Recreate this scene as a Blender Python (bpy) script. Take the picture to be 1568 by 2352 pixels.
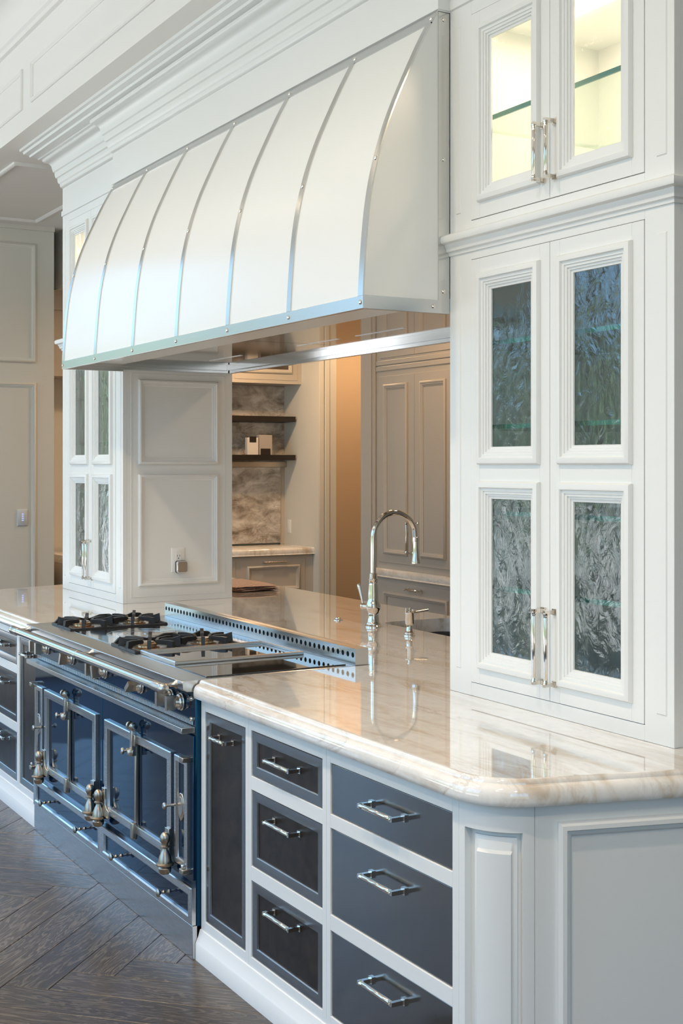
import bpy, bmesh, math, random
from mathutils import Vector, Matrix
random.seed(7)
for o in list(bpy.data.objects): bpy.data.objects.remove(o)
S = bpy.context.scene
COL = S.collection
PI = math.pi

# ------------------------------------------------------------------ camera
cam_d = bpy.data.cameras.new('camera'); cam = bpy.data.objects.new('camera', cam_d); COL.objects.link(cam)
cam.location = (4.023, -1.760, 1.65)
cam.rotation_euler = (PI/2, 0, math.radians(90 - 29.914))
cam_d.sensor_fit = 'VERTICAL'; cam_d.sensor_height = 36.0
cam_d.lens = 2986.8/2352*36; cam_d.shift_y = -108.5/2352
cam_d.clip_start = .05; cam_d.clip_end = 200
S.camera = cam

# ------------------------------------------------------------------ view, world, lights
S.view_settings.view_transform = 'Standard'; S.view_settings.look = 'None'
S.view_settings.gamma = 1.0; S.view_settings.use_curve_mapping = False
S.view_settings.exposure = -0.16

W = bpy.data.worlds.new('outdoors'); S.world = W; W.use_nodes = True
nt = W.node_tree; nt.nodes.clear()
def N(t, typ, **kw):
    n = t.nodes.new(typ)
    for k, v in kw.items(): setattr(n, k, v)
    return n
w_out = N(nt, 'ShaderNodeOutputWorld'); w_bg = N(nt, 'ShaderNodeBackground')
tc = N(nt, 'ShaderNodeTexCoord'); sep = N(nt, 'ShaderNodeSeparateXYZ')
nt.links.new(tc.outputs['Generated'], sep.inputs[0])
sky = N(nt, 'ShaderNodeValToRGB')                       # ground, foliage belt, hazy sky to blue
sky.color_ramp.elements[0].position = 0.0; sky.color_ramp.elements[0].color = (.86, .88, .88, 1)
sky.color_ramp.elements[1].position = 1.0; sky.color_ramp.elements[1].color = (.12, .36, 1.0, 1)
for p, c in ((.47, (.84, .88, .90, 1)), (.50, (.48, .66, .82, 1)), (.57, (.34, .64, .98, 1))):
    e = sky.color_ramp.elements.new(p); e.color = c
mr = N(nt, 'ShaderNodeMapRange'); mr.inputs[1].default_value = -1; mr.inputs[2].default_value = 1
nt.links.new(sep.outputs[2], mr.inputs[0]); nt.links.new(mr.outputs[0], sky.inputs[0])
fol = N(nt, 'ShaderNodeTexNoise'); fol.inputs['Scale'].default_value = 9; fol.inputs['Detail'].default_value = 6; fol.inputs['Roughness'].default_value = .7
nt.links.new(tc.outputs['Generated'], fol.inputs['Vector'])
folc = N(nt, 'ShaderNodeValToRGB')
folc.color_ramp.elements[0].position = .40; folc.color_ramp.elements[0].color = (.05, .09, .05, 1)
folc.color_ramp.elements[1].position = .66; folc.color_ramp.elements[1].color = (.48, .66, .46, 1)
nt.links.new(fol.outputs[0], folc.inputs[0])
hz = N(nt, 'ShaderNodeMath', operation='MULTIPLY_ADD')   # ragged tree line height
big = N(nt, 'ShaderNodeTexNoise'); big.inputs['Scale'].default_value = 4
nt.links.new(tc.outputs['Generated'], big.inputs['Vector'])
hz.inputs[1].default_value = -.27; nt.links.new(big.outputs[0], hz.inputs[0]); nt.links.new(sep.outputs[2], hz.inputs[2])
tl = N(nt, 'ShaderNodeMapRange'); tl.inputs[1].default_value = -.06; tl.inputs[2].default_value = .0; tl.inputs[3].default_value = 1; tl.inputs[4].default_value = 0
nt.links.new(hz.outputs[0], tl.inputs[0])
gr = N(nt, 'ShaderNodeMapRange'); gr.inputs[1].default_value = -.05; gr.inputs[2].default_value = 0.0
nt.links.new(sep.outputs[2], gr.inputs[0])
fm = N(nt, 'ShaderNodeMath', operation='MULTIPLY'); nt.links.new(tl.outputs[0], fm.inputs[0]); nt.links.new(gr.outputs[0], fm.inputs[1])
wm = N(nt, 'ShaderNodeMixRGB'); nt.links.new(fm.outputs[0], wm.inputs[0]); nt.links.new(sky.outputs[0], wm.inputs[1]); nt.links.new(folc.outputs[0], wm.inputs[2])
nt.links.new(wm.outputs[0], w_bg.inputs[0]); w_bg.inputs[1].default_value = 4.0
nt.links.new(w_bg.outputs[0], w_out.inputs[0])

def area(name, loc, rot, sx, sy, power, color, portal=False, spread=PI):
    d = bpy.data.lights.new(name, 'AREA'); d.shape = 'RECTANGLE'; d.size = sx; d.size_y = sy
    d.energy = power; d.color = color; d.spread = spread
    if portal: d.cycles.is_portal = True
    o = bpy.data.objects.new(name, d); COL.objects.link(o); o.location = loc; o.rotation_euler = rot
    return o
WIN_FRONT = [(-5.3, -3.1), (-2.7, -.5), (-.1, 2.1)]      # daylight openings in the wall behind the camera
WIN_Z = (.12, 4.0)
YW = -5.0
for i, (a, b) in enumerate(WIN_FRONT):
    area('window_daylight', ((a+b)/2, YW+.02, sum(WIN_Z)/2), (-PI/2, 0, PI), b-a, WIN_Z[1]-WIN_Z[0], 1, (1, 1, 1), True)
WIN_FAR = [(-4.7, -3.4), (-2.25, -.6)]
XF = -5.9
for a, b in WIN_FAR: area('window_daylight', (XF+.02, (a+b)/2, sum(WIN_Z)/2), (0, -PI/2, 0), WIN_Z[1]-WIN_Z[0], b-a, 1, (1, 1, 1), True)
WIN_ADDED = (-4.2, -.9); ZR = (.5, 3.9); XR = 7.0                          # unseen window added in the near-end wall to light the side faces
area('window_daylight', (XR-.02, sum(WIN_ADDED)/2, sum(ZR)/2), (0, PI/2, 0), ZR[1]-ZR[0], WIN_ADDED[1]-WIN_ADDED[0], 1, (1, 1, 1), True)
# recessed downlights of the kitchen, in the high ceiling
for x, y in ((-3.6, -1.4), (-1.6, -1.4), (.4, -1.4), (2.4, -1.4), (4.4, -1.4), (-2.6, -3.2), (.4, -3.2), (3.4, -3.2)):
    area('downlight_glow', (x, y, 4.235), (0, 0, 0), .16, .16, 24 if x < 2 else 33, (1.0, .80, .58), spread=2.4)
# warm lights of the scullery behind the pass-through
for x, y, p in ((-5.25, 2.8, 34), (-2.6, 2.35, 12), (-.6, 2.35, 12), (-5.5, 4.2, 12)):
    area('scullery_glow', (x, y, 3.03), (0, 0, 0), .22, .22, p, (1.0, .66, .38))

# ------------------------------------------------------------------ materials
def mat(name, color=(.8, .8, .8), rough=.5, metal=0.0, coat=0.0, coat_rough=.05, spec=.5, aniso=0.0):
    m = bpy.data.materials.new(name); m.use_nodes = True
    b = m.node_tree.nodes['Principled BSDF']
    b.inputs['Base Color'].default_value = (*color, 1); b.inputs['Roughness'].default_value = rough
    b.inputs['Metallic'].default_value = metal; b.inputs['Coat Weight'].default_value = coat
    b.inputs['Coat Roughness'].default_value = coat_rough; b.inputs['Specular IOR Level'].default_value = spec
    b.inputs['Anisotropic'].default_value = aniso
    return m
def nodes(m): return m.node_tree, m.node_tree.nodes['Principled BSDF']
def coords(t, scale=(1, 1, 1), rot=(0, 0, 0), loc=(0, 0, 0)):
    c = N(t, 'ShaderNodeTexCoord'); mp = N(t, 'ShaderNodeMapping')
    mp.inputs['Scale'].default_value = scale; mp.inputs['Rotation'].default_value = rot; mp.inputs['Location'].default_value = loc
    t.links.new(c.outputs['Object'], mp.inputs[0]); return mp
def noise(t, vec, scale, detail=4, rough=.5, dist=0):
    n = N(t, 'ShaderNodeTexNoise'); n.inputs['Scale'].default_value = scale; n.inputs['Detail'].default_value = detail
    n.inputs['Roughness'].default_value = rough; n.inputs['Distortion'].default_value = dist
    t.links.new(vec.outputs[0], n.inputs['Vector']); return n
def ramp(t, fac, stops):
    r = N(t, 'ShaderNodeValToRGB'); e = r.color_ramp.elements
    e[0].position, e[0].color = stops[0][0], (*stops[0][1], 1); e[1].position, e[1].color = stops[-1][0], (*stops[-1][1], 1)
    for p, c in stops[1:-1]:
        q = e.new(p); q.color = (*c, 1)
    t.links.new(fac, r.inputs[0]); return r
def bump(t, b, height, strength=.2, dist=.01, inp='Normal'):
    n = N(t, 'ShaderNodeBump'); n.inputs['Strength'].default_value = strength; n.inputs['Distance'].default_value = dist
    t.links.new(height, n.inputs['Height']); t.links.new(n.outputs[0], b.inputs[inp]); return n
def mixc(t, fac, a, b, blend='MIX'):
    n = N(t, 'ShaderNodeMixRGB', blend_type=blend)
    for i, v in ((0, fac), (1, a), (2, b)):
        if hasattr(v, 'links') or hasattr(v, 'is_linked'): t.links.new(v, n.inputs[i])
        elif isinstance(v, (int, float)): n.inputs[i].default_value = v
        else: n.inputs[i].default_value = (*v, 1)
    return n

def paint(name, color, rough=.36):
    m = mat(name, color, rough); t, b = nodes(m)
    c = coords(t); n = noise(t, c, 60, 3)
    bump(t, b, n.outputs[0], .03, .002)
    n2 = noise(t, c, 1.3, 2)
    r = ramp(t, n2.outputs[0], ((.3, tuple(x*.975 for x in color)), (.7, color)))
    t.links.new(r.outputs[0], b.inputs['Base Color']); return m
WHITE = paint('white_cabinet_paint', (.81, .82, .80))
CREAM = paint('cream_hood_enamel', (.82, .82, .79), .28)
WALLP = paint('warm_wall_paint', (.70, .68, .61), .5)
SCUL = paint('greige_cabinet_paint', (.58, .52, .44), .42)
CEILP = paint('ceiling_paint', (.84, .83, .79), .6)
INSIDE = paint('cabinet_interior_paint', (.93, .93, .925), .45)

def brushed(name, color, rough, sc=(1.5, 420, 420), amp=.05, aniso=.5):
    m = mat(name, color, rough, 1.0, aniso=aniso); t, b = nodes(m)
    c = coords(t, sc); n = noise(t, c, 3, 4, .6)
    mr_ = N(t, 'ShaderNodeMapRange'); mr_.inputs[3].default_value = max(.02, rough-amp); mr_.inputs[4].default_value = rough+amp
    t.links.new(n.outputs[0], mr_.inputs[0]); t.links.new(mr_.outputs[0], b.inputs['Roughness'])
    bump(t, b, n.outputs[0], .012, .0006)
    return m
STEEL = brushed('brushed_stainless_steel', (.62, .62, .61), .26)
STEELV = brushed('vertical_brushed_stainless_steel', (.66, .65, .62), .22, (420, 420, 1.5))
STEELD = brushed('satin_drawer_steel', (.31, .31, .30), .15, (30, 40, 1.2), .06, .3)
TRIMST = brushed('pewter_drawer_trim', (.34, .34, .34), .24)
MIRROR = mat('polished_hood_lining', (.66, .62, .58), .055, 1.0)
NICKEL = mat('polished_nickel', (.80, .74, .66), .07, 1.0)
SATNIC = mat('satin_nickel', (.60, .56, .50), .26, 1.0)
BRONZE = mat('aged_nickel', (.46, .40, .33), .30, 1.0)
CHROME = mat('chrome', (.82, .83, .84), .05, 1.0)
BRASS = mat('brass_burner', (.66, .46, .28), .28, 1.0)
IRON = mat('cast_iron', (.018, .019, .021), .42)
BLACKM = mat('matte_black', (.012, .012, .013), .5)
ENAMEL = mat('gloss_enamel_sky_tint', (.002, .011, .032), .06, spec=1.0); ENAMEL.node_tree.nodes['Principled BSDF'].inputs['Specular Tint'].default_value = (.14, .62, 1.0, 1)  # blue sky reflection put into the base colour and specular tint
BLKGLASS = mat('black_ceramic_glass', (.010, .010, .011), .03, coat=1.0, coat_rough=.02, spec=.8)
GRIDDLE = mat('polished_griddle_steel', (.50, .48, .45), .10, 1.0)
DARKWOOD = mat('espresso_shelf_wood', (.022, .016, .012), .45)
WHITEPL = mat('white_plastic', (.82, .82, .80), .35)
GREYPL = mat('grey_plastic', (.62, .64, .66), .35)
SLOTM = mat('dark_slot', (.02, .02, .02), .6)
LEDBLUE = mat('blue_indicator', (.2, .3, .9), .4)
LEDBLUE.node_tree.nodes['Principled BSDF'].inputs['Emission Color'].default_value = (.35, .45, 1, 1)
LEDBLUE.node_tree.nodes['Principled BSDF'].inputs['Emission Strength'].default_value = 1.5
LEDBAR = mat('cabinet_light_diffuser', (1, .95, .85), .5)
LEDBAR.node_tree.nodes['Principled BSDF'].inputs['Emission Color'].default_value = (1, .86, .62, 1)
LEDBAR.node_tree.nodes['Principled BSDF'].inputs['Emission Strength'].default_value = 14
LAMPGL = mat('downlight_diffuser', (1, .95, .85), .5)
LAMPGL.node_tree.nodes['Principled BSDF'].inputs['Emission Color'].default_value = (1, .8, .55, 1)
LAMPGL.node_tree.nodes['Principled BSDF'].inputs['Emission Strength'].default_value = 12

# dark oil-rubbed drawer panels
GUN = mat('dark_bronze_panel', (.030, .024, .021), .36, .5); t, b = nodes(GUN)
c = coords(t, (6, 6, 6)); n = noise(t, c, 2.5, 5, .6, .6)
r = ramp(t, n.outputs[0], ((.3, (.024, .018, .015)), (.7, (.056, .042, .034)))); t.links.new(r.outputs[0], b.inputs['Base Color'])

def stone(name, rot, base=((.66, .56, .45), (.87, .84, .785), (.92, .905, .87)), vein=(.42, .29, .18), veinamt=.75, gloss=.05, st=(1.0, 5.5, 3.0)):
    m = mat(name, (.8, .75, .68), gloss, coat=1.0, coat_rough=.02); t, b = nodes(m)
    c = coords(t, st, (0, 0, rot)); c2 = coords(t, (1, 1, 1))
    n1 = noise(t, c, 2.4, 9, .62, .55)
    r1 = ramp(t, n1.outputs[0], ((.33, base[0]), (.49, base[1]), (.64, base[2])))
    n2 = noise(t, c, 1.1, 10, .66, 1.1)
    v = N(t, 'ShaderNodeMath', operation='SUBTRACT'); v.inputs[1].default_value = .5; t.links.new(n2.outputs[0], v.inputs[0])
    va = N(t, 'ShaderNodeMath', operation='ABSOLUTE'); t.links.new(v.outputs[0], va.inputs[0])
    vm = N(t, 'ShaderNodeMapRange'); vm.inputs[1].default_value = 0; vm.inputs[2].default_value = .018; vm.inputs[3].default_value = 1; vm.inputs[4].default_value = 0
    t.links.new(va.outputs[0], vm.inputs[0])
    n3 = noise(t, c2, 2.2, 3); gm = N(t, 'ShaderNodeMapRange'); gm.inputs[1].default_value = .46; gm.inputs[2].default_value = .68; gm.inputs[4].default_value = veinamt
    t.links.new(n3.outputs[0], gm.inputs[0])
    vv = N(t, 'ShaderNodeMath', operation='MULTIPLY'); t.links.new(vm.outputs[0], vv.inputs[0]); t.links.new(gm.outputs[0], vv.inputs[1])
    m1 = mixc(t, vv.outputs[0], r1.outputs[0], vein)
    n4 = noise(t, c2, 26, 6, .7); r4 = ramp(t, n4.outputs[0], ((.35, (.91, .905, .90)), (.6, (1, 1, 1))))
    m2 = mixc(t, 1.0, m1.outputs[0], r4.outputs[0], 'MULTIPLY')
    t.links.new(m2.outputs[0], b.inputs['Base Color'])
    return m
STONE = stone('cream_quartzite', math.radians(-12))
MARBLE = stone('veined_backsplash_marble', math.radians(35), ((.20, .17, .14), (.50, .45, .39), (.76, .72, .66)), (.30, .17, .08), 1.0, .12, (2.4, 2.4, 4.5))

def glass_thin(name, tint, refl=1.0, wav=.0, wscale=14, rough=.0):
    m = bpy.data.materials.new(name); m.use_nodes = True; t = m.node_tree; t.nodes.clear()
    o = N(t, 'ShaderNodeOutputMaterial'); tr = N(t, 'ShaderNodeBsdfTransparent'); gl = N(t, 'ShaderNodeBsdfGlossy')
    tr.inputs[0].default_value = (*tint, 1); gl.inputs['Roughness'].default_value = rough
    ge = N(t, 'ShaderNodeNewGeometry'); dt = N(t, 'ShaderNodeVectorMath', operation='DOT_PRODUCT')
    t.links.new(ge.outputs['Incoming'], dt.inputs[0]); t.links.new(ge.outputs['Normal'], dt.inputs[1])
    ab_ = N(t, 'ShaderNodeMath', operation='ABSOLUTE'); t.links.new(dt.outputs['Value'], ab_.inputs[0])
    om = N(t, 'ShaderNodeMath', operation='SUBTRACT'); om.inputs[0].default_value = 1; t.links.new(ab_.outputs[0], om.inputs[1])
    pw = N(t, 'ShaderNodeMath', operation='POWER'); pw.inputs[1].default_value = 5; t.links.new(om.outputs[0], pw.inputs[0])
    fr = N(t, 'ShaderNodeMath', operation='MULTIPLY_ADD'); fr.inputs[1].default_value = .95; fr.inputs[2].default_value = .045; t.links.new(pw.outputs[0], fr.inputs[0])
    ml = N(t, 'ShaderNodeMath', operation='MULTIPLY'); ml.inputs[1].default_value = refl; ml.use_clamp = True
    mx = N(t, 'ShaderNodeMixShader')
    t.links.new(fr.outputs[0], ml.inputs[0]); t.links.new(ml.outputs[0], mx.inputs[0])
    t.links.new(tr.outputs[0], mx.inputs[1]); t.links.new(gl.outputs[0], mx.inputs[2]); t.links.new(mx.outputs[0], o.inputs[0])
    if wav:
        c = coords(t, (1.3, 1, .8)); n = noise(t, c, wscale, 3, .55, 1.2)
        bm_ = N(t, 'ShaderNodeBump'); bm_.inputs['Strength'].default_value = wav; bm_.inputs['Distance'].default_value = .02
        t.links.new(n.outputs[0], bm_.inputs['Height']); t.links.new(bm_.outputs[0], gl.inputs['Normal'])
    return m
SEEDED = glass_thin('seeded_wavy_glass', (.95, .99, .985), 1.7, .13, 17)
SHELFGL = glass_thin('clear_shelf_glass', (.90, .97, .94), .8)
SHELFED = mat('green_glass_edge', (.02, .20, .16), .12, spec=.6); SHELFED.node_tree.nodes['Principled BSDF'].inputs['Transmission Weight'].default_value = .25

# oak planks: grain runs along each plank, every plank takes its own piece of wood
OAK = mat('smoked_oak_plank', (.2, .17, .14), .26, spec=.5); t, b = nodes(OAK)
tcn = N(t, 'ShaderNodeTexCoord'); oi = N(t, 'ShaderNodeObjectInfo')
ad = N(t, 'ShaderNodeVectorMath', operation='MULTIPLY_ADD'); cv = N(t, 'ShaderNodeCombineXYZ')
t.links.new(oi.outputs['Random'], cv.inputs[0]); t.links.new(oi.outputs['Random'], cv.inputs[1]); t.links.new(oi.outputs['Random'], cv.inputs[2])
ad.inputs[1].default_value = (37, 53, 71); t.links.new(cv.outputs[0], ad.inputs[0]); t.links.new(tcn.outputs['Object'], ad.inputs[2])
mp = N(t, 'ShaderNodeMapping'); mp.inputs['Scale'].default_value = (1.1, 7.5, 1); t.links.new(ad.outputs[0], mp.inputs[0])
n1 = noise(t, mp, 2.2, 5, .55, .9)
wv = N(t, 'ShaderNodeMath', operation='MULTIPLY'); wv.inputs[1].default_value = 60; t.links.new(n1.outputs[0], wv.inputs[0])
sn = N(t, 'ShaderNodeMath', operation='SINE'); t.links.new(wv.outputs[0], sn.inputs[0])
mp2 = N(t, 'ShaderNodeMapping'); mp2.inputs['Scale'].default_value = (3, 110, 1); t.links.new(ad.outputs[0], mp2.inputs[0])
n2 = noise(t, mp2, 2.0, 5, .7)
r1 = ramp(t, sn.outputs[0], ((.0, (.082, .064, .048)), (.55, (.120, .096, .074)), (1.0, (.158, .130, .102))))
r2 = ramp(t, n2.outputs[0], ((.35, (.62, .62, .62)), (.62, (1.15, 1.12, 1.08))))
m1 = mixc(t, .8, r1.outputs[0], r2.outputs[0], 'MULTIPLY')
hv = N(t, 'ShaderNodeMapRange'); hv.inputs[3].default_value = .8; hv.inputs[4].default_value = 1.25; t.links.new(oi.outputs['Random'], hv.inputs[0])
m2 = mixc(t, 1.0, m1.outputs[0], hv.outputs[0], 'MULTIPLY'); t.links.new(m2.outputs[0], b.inputs['Base Color'])
bump(t, b, n2.outputs[0], .12, .002)
SUBFL = mat('dark_subfloor', (.05, .045, .04), .6)

# ------------------------------------------------------------------ mesh helpers
class MB:
    def __init__(s): s.v = []; s.f = []
    def add(s, vs, fs):
        k = len(s.v); s.v += [tuple(p) for p in vs]; s.f += [tuple(i+k for i in f) for f in fs]; return s
    def box(s, x0, x1, y0, y1, z0, z1):
        return s.add([(x0,y0,z0),(x1,y0,z0),(x1,y1,z0),(x0,y1,z0),(x0,y0,z1),(x1,y0,z1),(x1,y1,z1),(x0,y1,z1)],
                     [(0,3,2,1),(4,5,6,7),(0,1,5,4),(1,2,6,5),(2,3,7,6),(3,0,4,7)])
    def pbox(s, P, a0, a1, b0, b1, h0, h1):           # box in plane coordinates (along, up, out)
        vs = [P(a, b_, h) for h in (h0, h1) for a, b_ in ((a0,b0),(a1,b0),(a1,b1),(a0,b1))]
        return s.add(vs, [(0,3,2,1),(4,5,6,7),(0,1,5,4),(1,2,6,5),(2,3,7,6),(3,0,4,7)])
    def ring(s, P, a0, a1, b0, b1, prof, cap=None):   # mitred rectangular moulding, prof = [(inward, out)]
        n = len(prof); vs = []
        for d, h in prof: vs += [P(a0+d, b0+d, h), P(a1-d, b0+d, h), P(a1-d, b1-d, h), P(a0+d, b1-d, h)]
        fs = [(i*4+j, i*4+(j+1) % 4, (i+1)*4+(j+1) % 4, (i+1)*4+j) for i in range(n-1) for j in range(4)]
        if cap: fs.append(tuple((n-1)*4+j for j in range(4)))
        return s.add(vs, fs)
    def sweep(s, path, prof, closed=False):           # plan path, prof = [(offset to the left-hand normal, z)]
        n = len(path); m = len(prof); vs = []
        for i in range(n):
            p = Vector(path[i])
            if closed or 0 < i < n-1:
                a = (p-Vector(path[i-1])).normalized(); c_ = (Vector(path[(i+1) % n])-p).normalized()
            elif i == 0: a = c_ = (Vector(path[1])-p).normalized()
            else: a = c_ = (p-Vector(path[i-1])).normalized()
            na = Vector((a.y, -a.x)); nc = Vector((c_.y, -c_.x)); k = na+nc; k = k/max(.2, k.dot(na))
            vs += [(p.x+k.x*o, p.y+k.y*o, z) for o, z in prof]
        fs = []
        for i in range(n if closed else n-1):
            j = (i+1) % n
            fs += [(i*m+q, j*m+q, j*m+q+1, i*m+q+1) for q in range(m-1)]
        if not closed: fs += [tuple(range(m)), tuple(reversed(range((n-1)*m, n*m)))]
        return s.add(vs, fs)
    def prism(s, poly, f0, f1):                        # polygon points mapped by two functions
        n = len(poly); vs = [f0(p) for p in poly]+[f1(p) for p in poly]
        return s.add(vs, [tuple(range(n)), tuple(reversed(range(n, 2*n)))]+[(i, (i+1) % n, n+(i+1) % n, n+i) for i in range(n)])
    def lathe(s, prof, base, axis=(0,0,1), seg=16, cap=True):   # prof = [(radius, distance along axis)]
        ax = Vector(axis).normalized(); u = ax.orthogonal().normalized(); w = ax.cross(u); base = Vector(base); vs = []
        for r, h in prof:
            for k in range(seg):
                t_ = 2*PI*k/seg; vs.append(base+ax*h+(u*math.cos(t_)+w*math.sin(t_))*r)
        n = len(prof); fs = [(i*seg+k, i*seg+(k+1) % seg, (i+1)*seg+(k+1) % seg, (i+1)*seg+k) for i in range(n-1) for k in range(seg)]
        if cap: fs += [tuple(reversed(range(seg))), tuple(range((n-1)*seg, n*seg))]
        return s.add(vs, fs)
    def tube(s, pts, r, seg=10):
        pts = [Vector(p) for p in pts]; n = len(pts); vs = []; u = None
        rs = r if isinstance(r, (list, tuple)) else [r]*n
        for i, p in enumerate(pts):
            d = ((pts[min(i+1, n-1)]-p).normalized()+(p-pts[max(i-1, 0)]).normalized()).normalized()
            u = d.orthogonal().normalized() if u is None else (u-d*u.dot(d)).normalized()
            w = d.cross(u)
            vs += [p+(u*math.cos(2*PI*k/seg)+w*math.sin(2*PI*k/seg))*rs[i] for k in range(seg)]
        fs = [(i*seg+k, i*seg+(k+1) % seg, (i+1)*seg+(k+1) % seg, (i+1)*seg+k) for i in range(n-1) for k in range(seg)]
        fs += [tuple(reversed(range(seg))), tuple(range((n-1)*seg, n*seg))]
        return s.add(vs, fs)
    def mesh(s, name, smooth=True, ang=38):
        me = bpy.data.meshes.new(name); me.from_pydata(s.v, [], s.f)
        bm = bmesh.new(); bm.from_mesh(me); bmesh.ops.recalc_face_normals(bm, faces=bm.faces); bm.to_mesh(me); bm.free()
        if smooth:
            me.polygons.foreach_set('use_smooth', [True]*len(me.polygons)); me.set_sharp_from_angle(angle=math.radians(ang))
        return me
    def build(s, name, m, parent=None, bev=0, seg=2, smooth=True):
        return link(name, s.mesh(name, smooth), m, parent, bev=bev, seg=seg)

def link(name, me, m, parent=None, loc=None, bev=0, seg=2, rot=None):
    if m is not None and not me.materials: me.materials.append(m)
    o = bpy.data.objects.new(name, me); COL.objects.link(o)
    if loc is not None: o.location = loc
    if rot is not None: o.rotation_euler = rot
    if parent is not None:
        o.parent = parent; o.matrix_parent_inverse = Matrix.Translation(Vector(parent.get('_w', (0, 0, 0)))).inverted() if parent.type == 'EMPTY' else Matrix.Identity(4)
    if bev:
        b_ = o.modifiers.new('bevel', 'BEVEL'); b_.width = bev; b_.segments = seg; b_.limit_method = 'ANGLE'; b_.angle_limit = math.radians(40)
        b_.harden_normals = False
    return o
ROOTS = []
def thing(name, loc, label, cat, group=None, kind=None):
    o = bpy.data.objects.new(name, None); COL.objects.link(o); o.location = loc; o.empty_display_size = .1
    o['_w'] = tuple(loc); ROOTS.append(o)
    return tag(o, label, cat, group, kind)
def tag(o, label=None, cat=None, group=None, kind=None):
    if label: o['label'] = label
    if cat: o['category'] = cat
    if group: o['group'] = group
    if kind: o['kind'] = kind
    return o
def struct(o, label=None, cat=None):
    o['kind'] = 'structure'
    if label: o['label'] = label
    if cat: o['category'] = cat
    return o
def PF(y): return lambda a, b_, h: (a, y-h, b_)        # plane facing -Y (towards the kitchen)
def PX(x): return lambda a, b_, h: (x+h, a, b_)        # plane facing +X
def PD(z): return lambda a, b_, h: (a, b_, z-h)        # plane facing down
def arc(cx, cy, r, a0, a1, n): return [(cx+r*math.cos(a0+(a1-a0)*i/n), cy+r*math.sin(a0+(a1-a0)*i/n)) for i in range(n+1)]
XM = -.874                                             # centre line of cooker, hood and cabinets
def mx(x): return 2*XM-x

# ------------------------------------------------------------------ the setting
CZ = .932                                              # worktop height
SOF = 3.5                                              # dropped soffit
HI = 4.25                                              # kitchen ceiling
floor = struct(MB().box(-8.5, 7.2, YW-.2, 5.4, -.10, -.012).build('floor', SUBFL, smooth=False), 'dark oak herringbone floor in front of the cooker', 'floor')
# herringbone planks (45 degrees)
PW, PN = .153, 8
PLn = PW*PN
g = .0012
plank_me = MB().ring(lambda a, b_, h: (a, b_, h-.012), g, PLn-g, g, PW-g, [(0, 0), (0, .0108), (.0012, .012)], cap=True).mesh('plank', smooth=False)
e1 = Vector((-1, 1))/math.sqrt(2); e2 = Vector((1, 1))/math.sqrt(2)
ua, va = -.227, -.500/math.sqrt(2)                     # a plank corner measured on the floor
cnt = 0
def add_plank(u, v, kind):
    global cnt
    if kind == 'A': cen = e1*(u+PLn/2)+e2*(v+PW/2); org = e1*u+e2*(v+PW); ang = math.atan2(e1.y, e1.x)
    else: cen = e1*(u+PW/2)+e2*(v+PLn/2); org = e1*(u)+e2*v; ang = math.atan2(e2.y, e2.x)
    if not (-3.6 < cen.x < .95 and -2.9 < cen.y < .62): return
    if kind == 'A': p = e1*u+e2*(v+PW)
    # local x runs along the plank, local y is 90 degrees anticlockwise from it
    lx = e1 if kind == 'A' else e2; ly = Vector((-lx.y, lx.x))
    org = cen-lx*PLn/2-ly*PW/2
    o = link('plank', plank_me, OAK, floor, loc=(org.x, org.y, 0), rot=(0, 0, math.atan2(lx.y, lx.x))); cnt += 1
for k in range(-40, 41):
    for i in range(-60, 60):
        u0, v0 = ua+i*PW+2*PLn*0, va+i*PW
        uu = u0+k*2*PLn
        if abs(uu) > 9 or abs(v0) > 9: continue
        add_plank(uu, v0, 'A'); add_plank(uu+PLn, v0+PW-PLn, 'B')
print('planks', cnt)
def wall(name, mb, m=WALLP): return struct(mb.build(name, m, smooth=False))
# kitchen: wall with tall windows behind the camera
m = MB(); edges = [-6.1]+[e for p in WIN_FRONT for e in p]+[7.2]
for i in range(0, len(edges), 2): m.box(edges[i], edges[i+1], YW-.2, YW, 0, HI)
for a, b_ in WIN_FRONT: m.box(a, b_, YW-.2, YW, WIN_Z[1], HI); m.box(a, b_, YW-.2, YW, 0, WIN_Z[0])
wall('wall_front', m)
for i, (a, b_) in enumerate(WIN_FRONT):
    w_ = struct(MB().ring(PF(YW-.06), a, b_, WIN_Z[0], WIN_Z[1], [(0, .04), (0, 0), (.07, 0), (.07, .04), (0, .04)]).build('window_%d' % (i+1), WHITE, smooth=False))
    k = MB().box((a+b_)/2-.05, (a+b_)/2+.05, YW-.1, YW-.06, WIN_Z[0]+.07, WIN_Z[1]-.07)
    k.box(a+.07, (a+b_)/2-.05, YW-.1, YW-.06, 2.55, 2.63); k.box((a+b_)/2+.05, b_-.07, YW-.1, YW-.06, 2.55, 2.63)
    k.build('mullion', WHITE, w_, smooth=False)
# far wall beside the cooker run, with its own window in the kitchen half
m = MB(); e_ = [YW]+[q for p in WIN_FAR for q in p]+[.305]
for i in range(0, len(e_), 2): m.box(XF-.2, XF, e_[i], e_[i+1], 0, HI)
m.box(XF-.2, XF, .305, 1.36, 0, SOF+.05)
for a, b_ in WIN_FAR: m.box(XF-.2, XF, a, b_, 0, WIN_Z[0]); m.box(XF-.2, XF, a, b_, WIN_Z[1], HI)
wl = wall('wall_left', m)
for i, (a, b_) in enumerate(WIN_FAR):
    w_ = struct(MB().ring(PX(XF-.1), a, b_, WIN_Z[0], WIN_Z[1], [(0, .04), (0, 0), (.07, 0), (.07, .04), (0, .04)]).build('window_%d' % (i+4), WHITE, smooth=False))
    MB().box(XF-.1, XF-.06, (a+b_)/2-.04, (a+b_)/2+.04, WIN_Z[0]+.07, WIN_Z[1]-.07).build('mullion', WHITE, w_, smooth=False)
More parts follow.
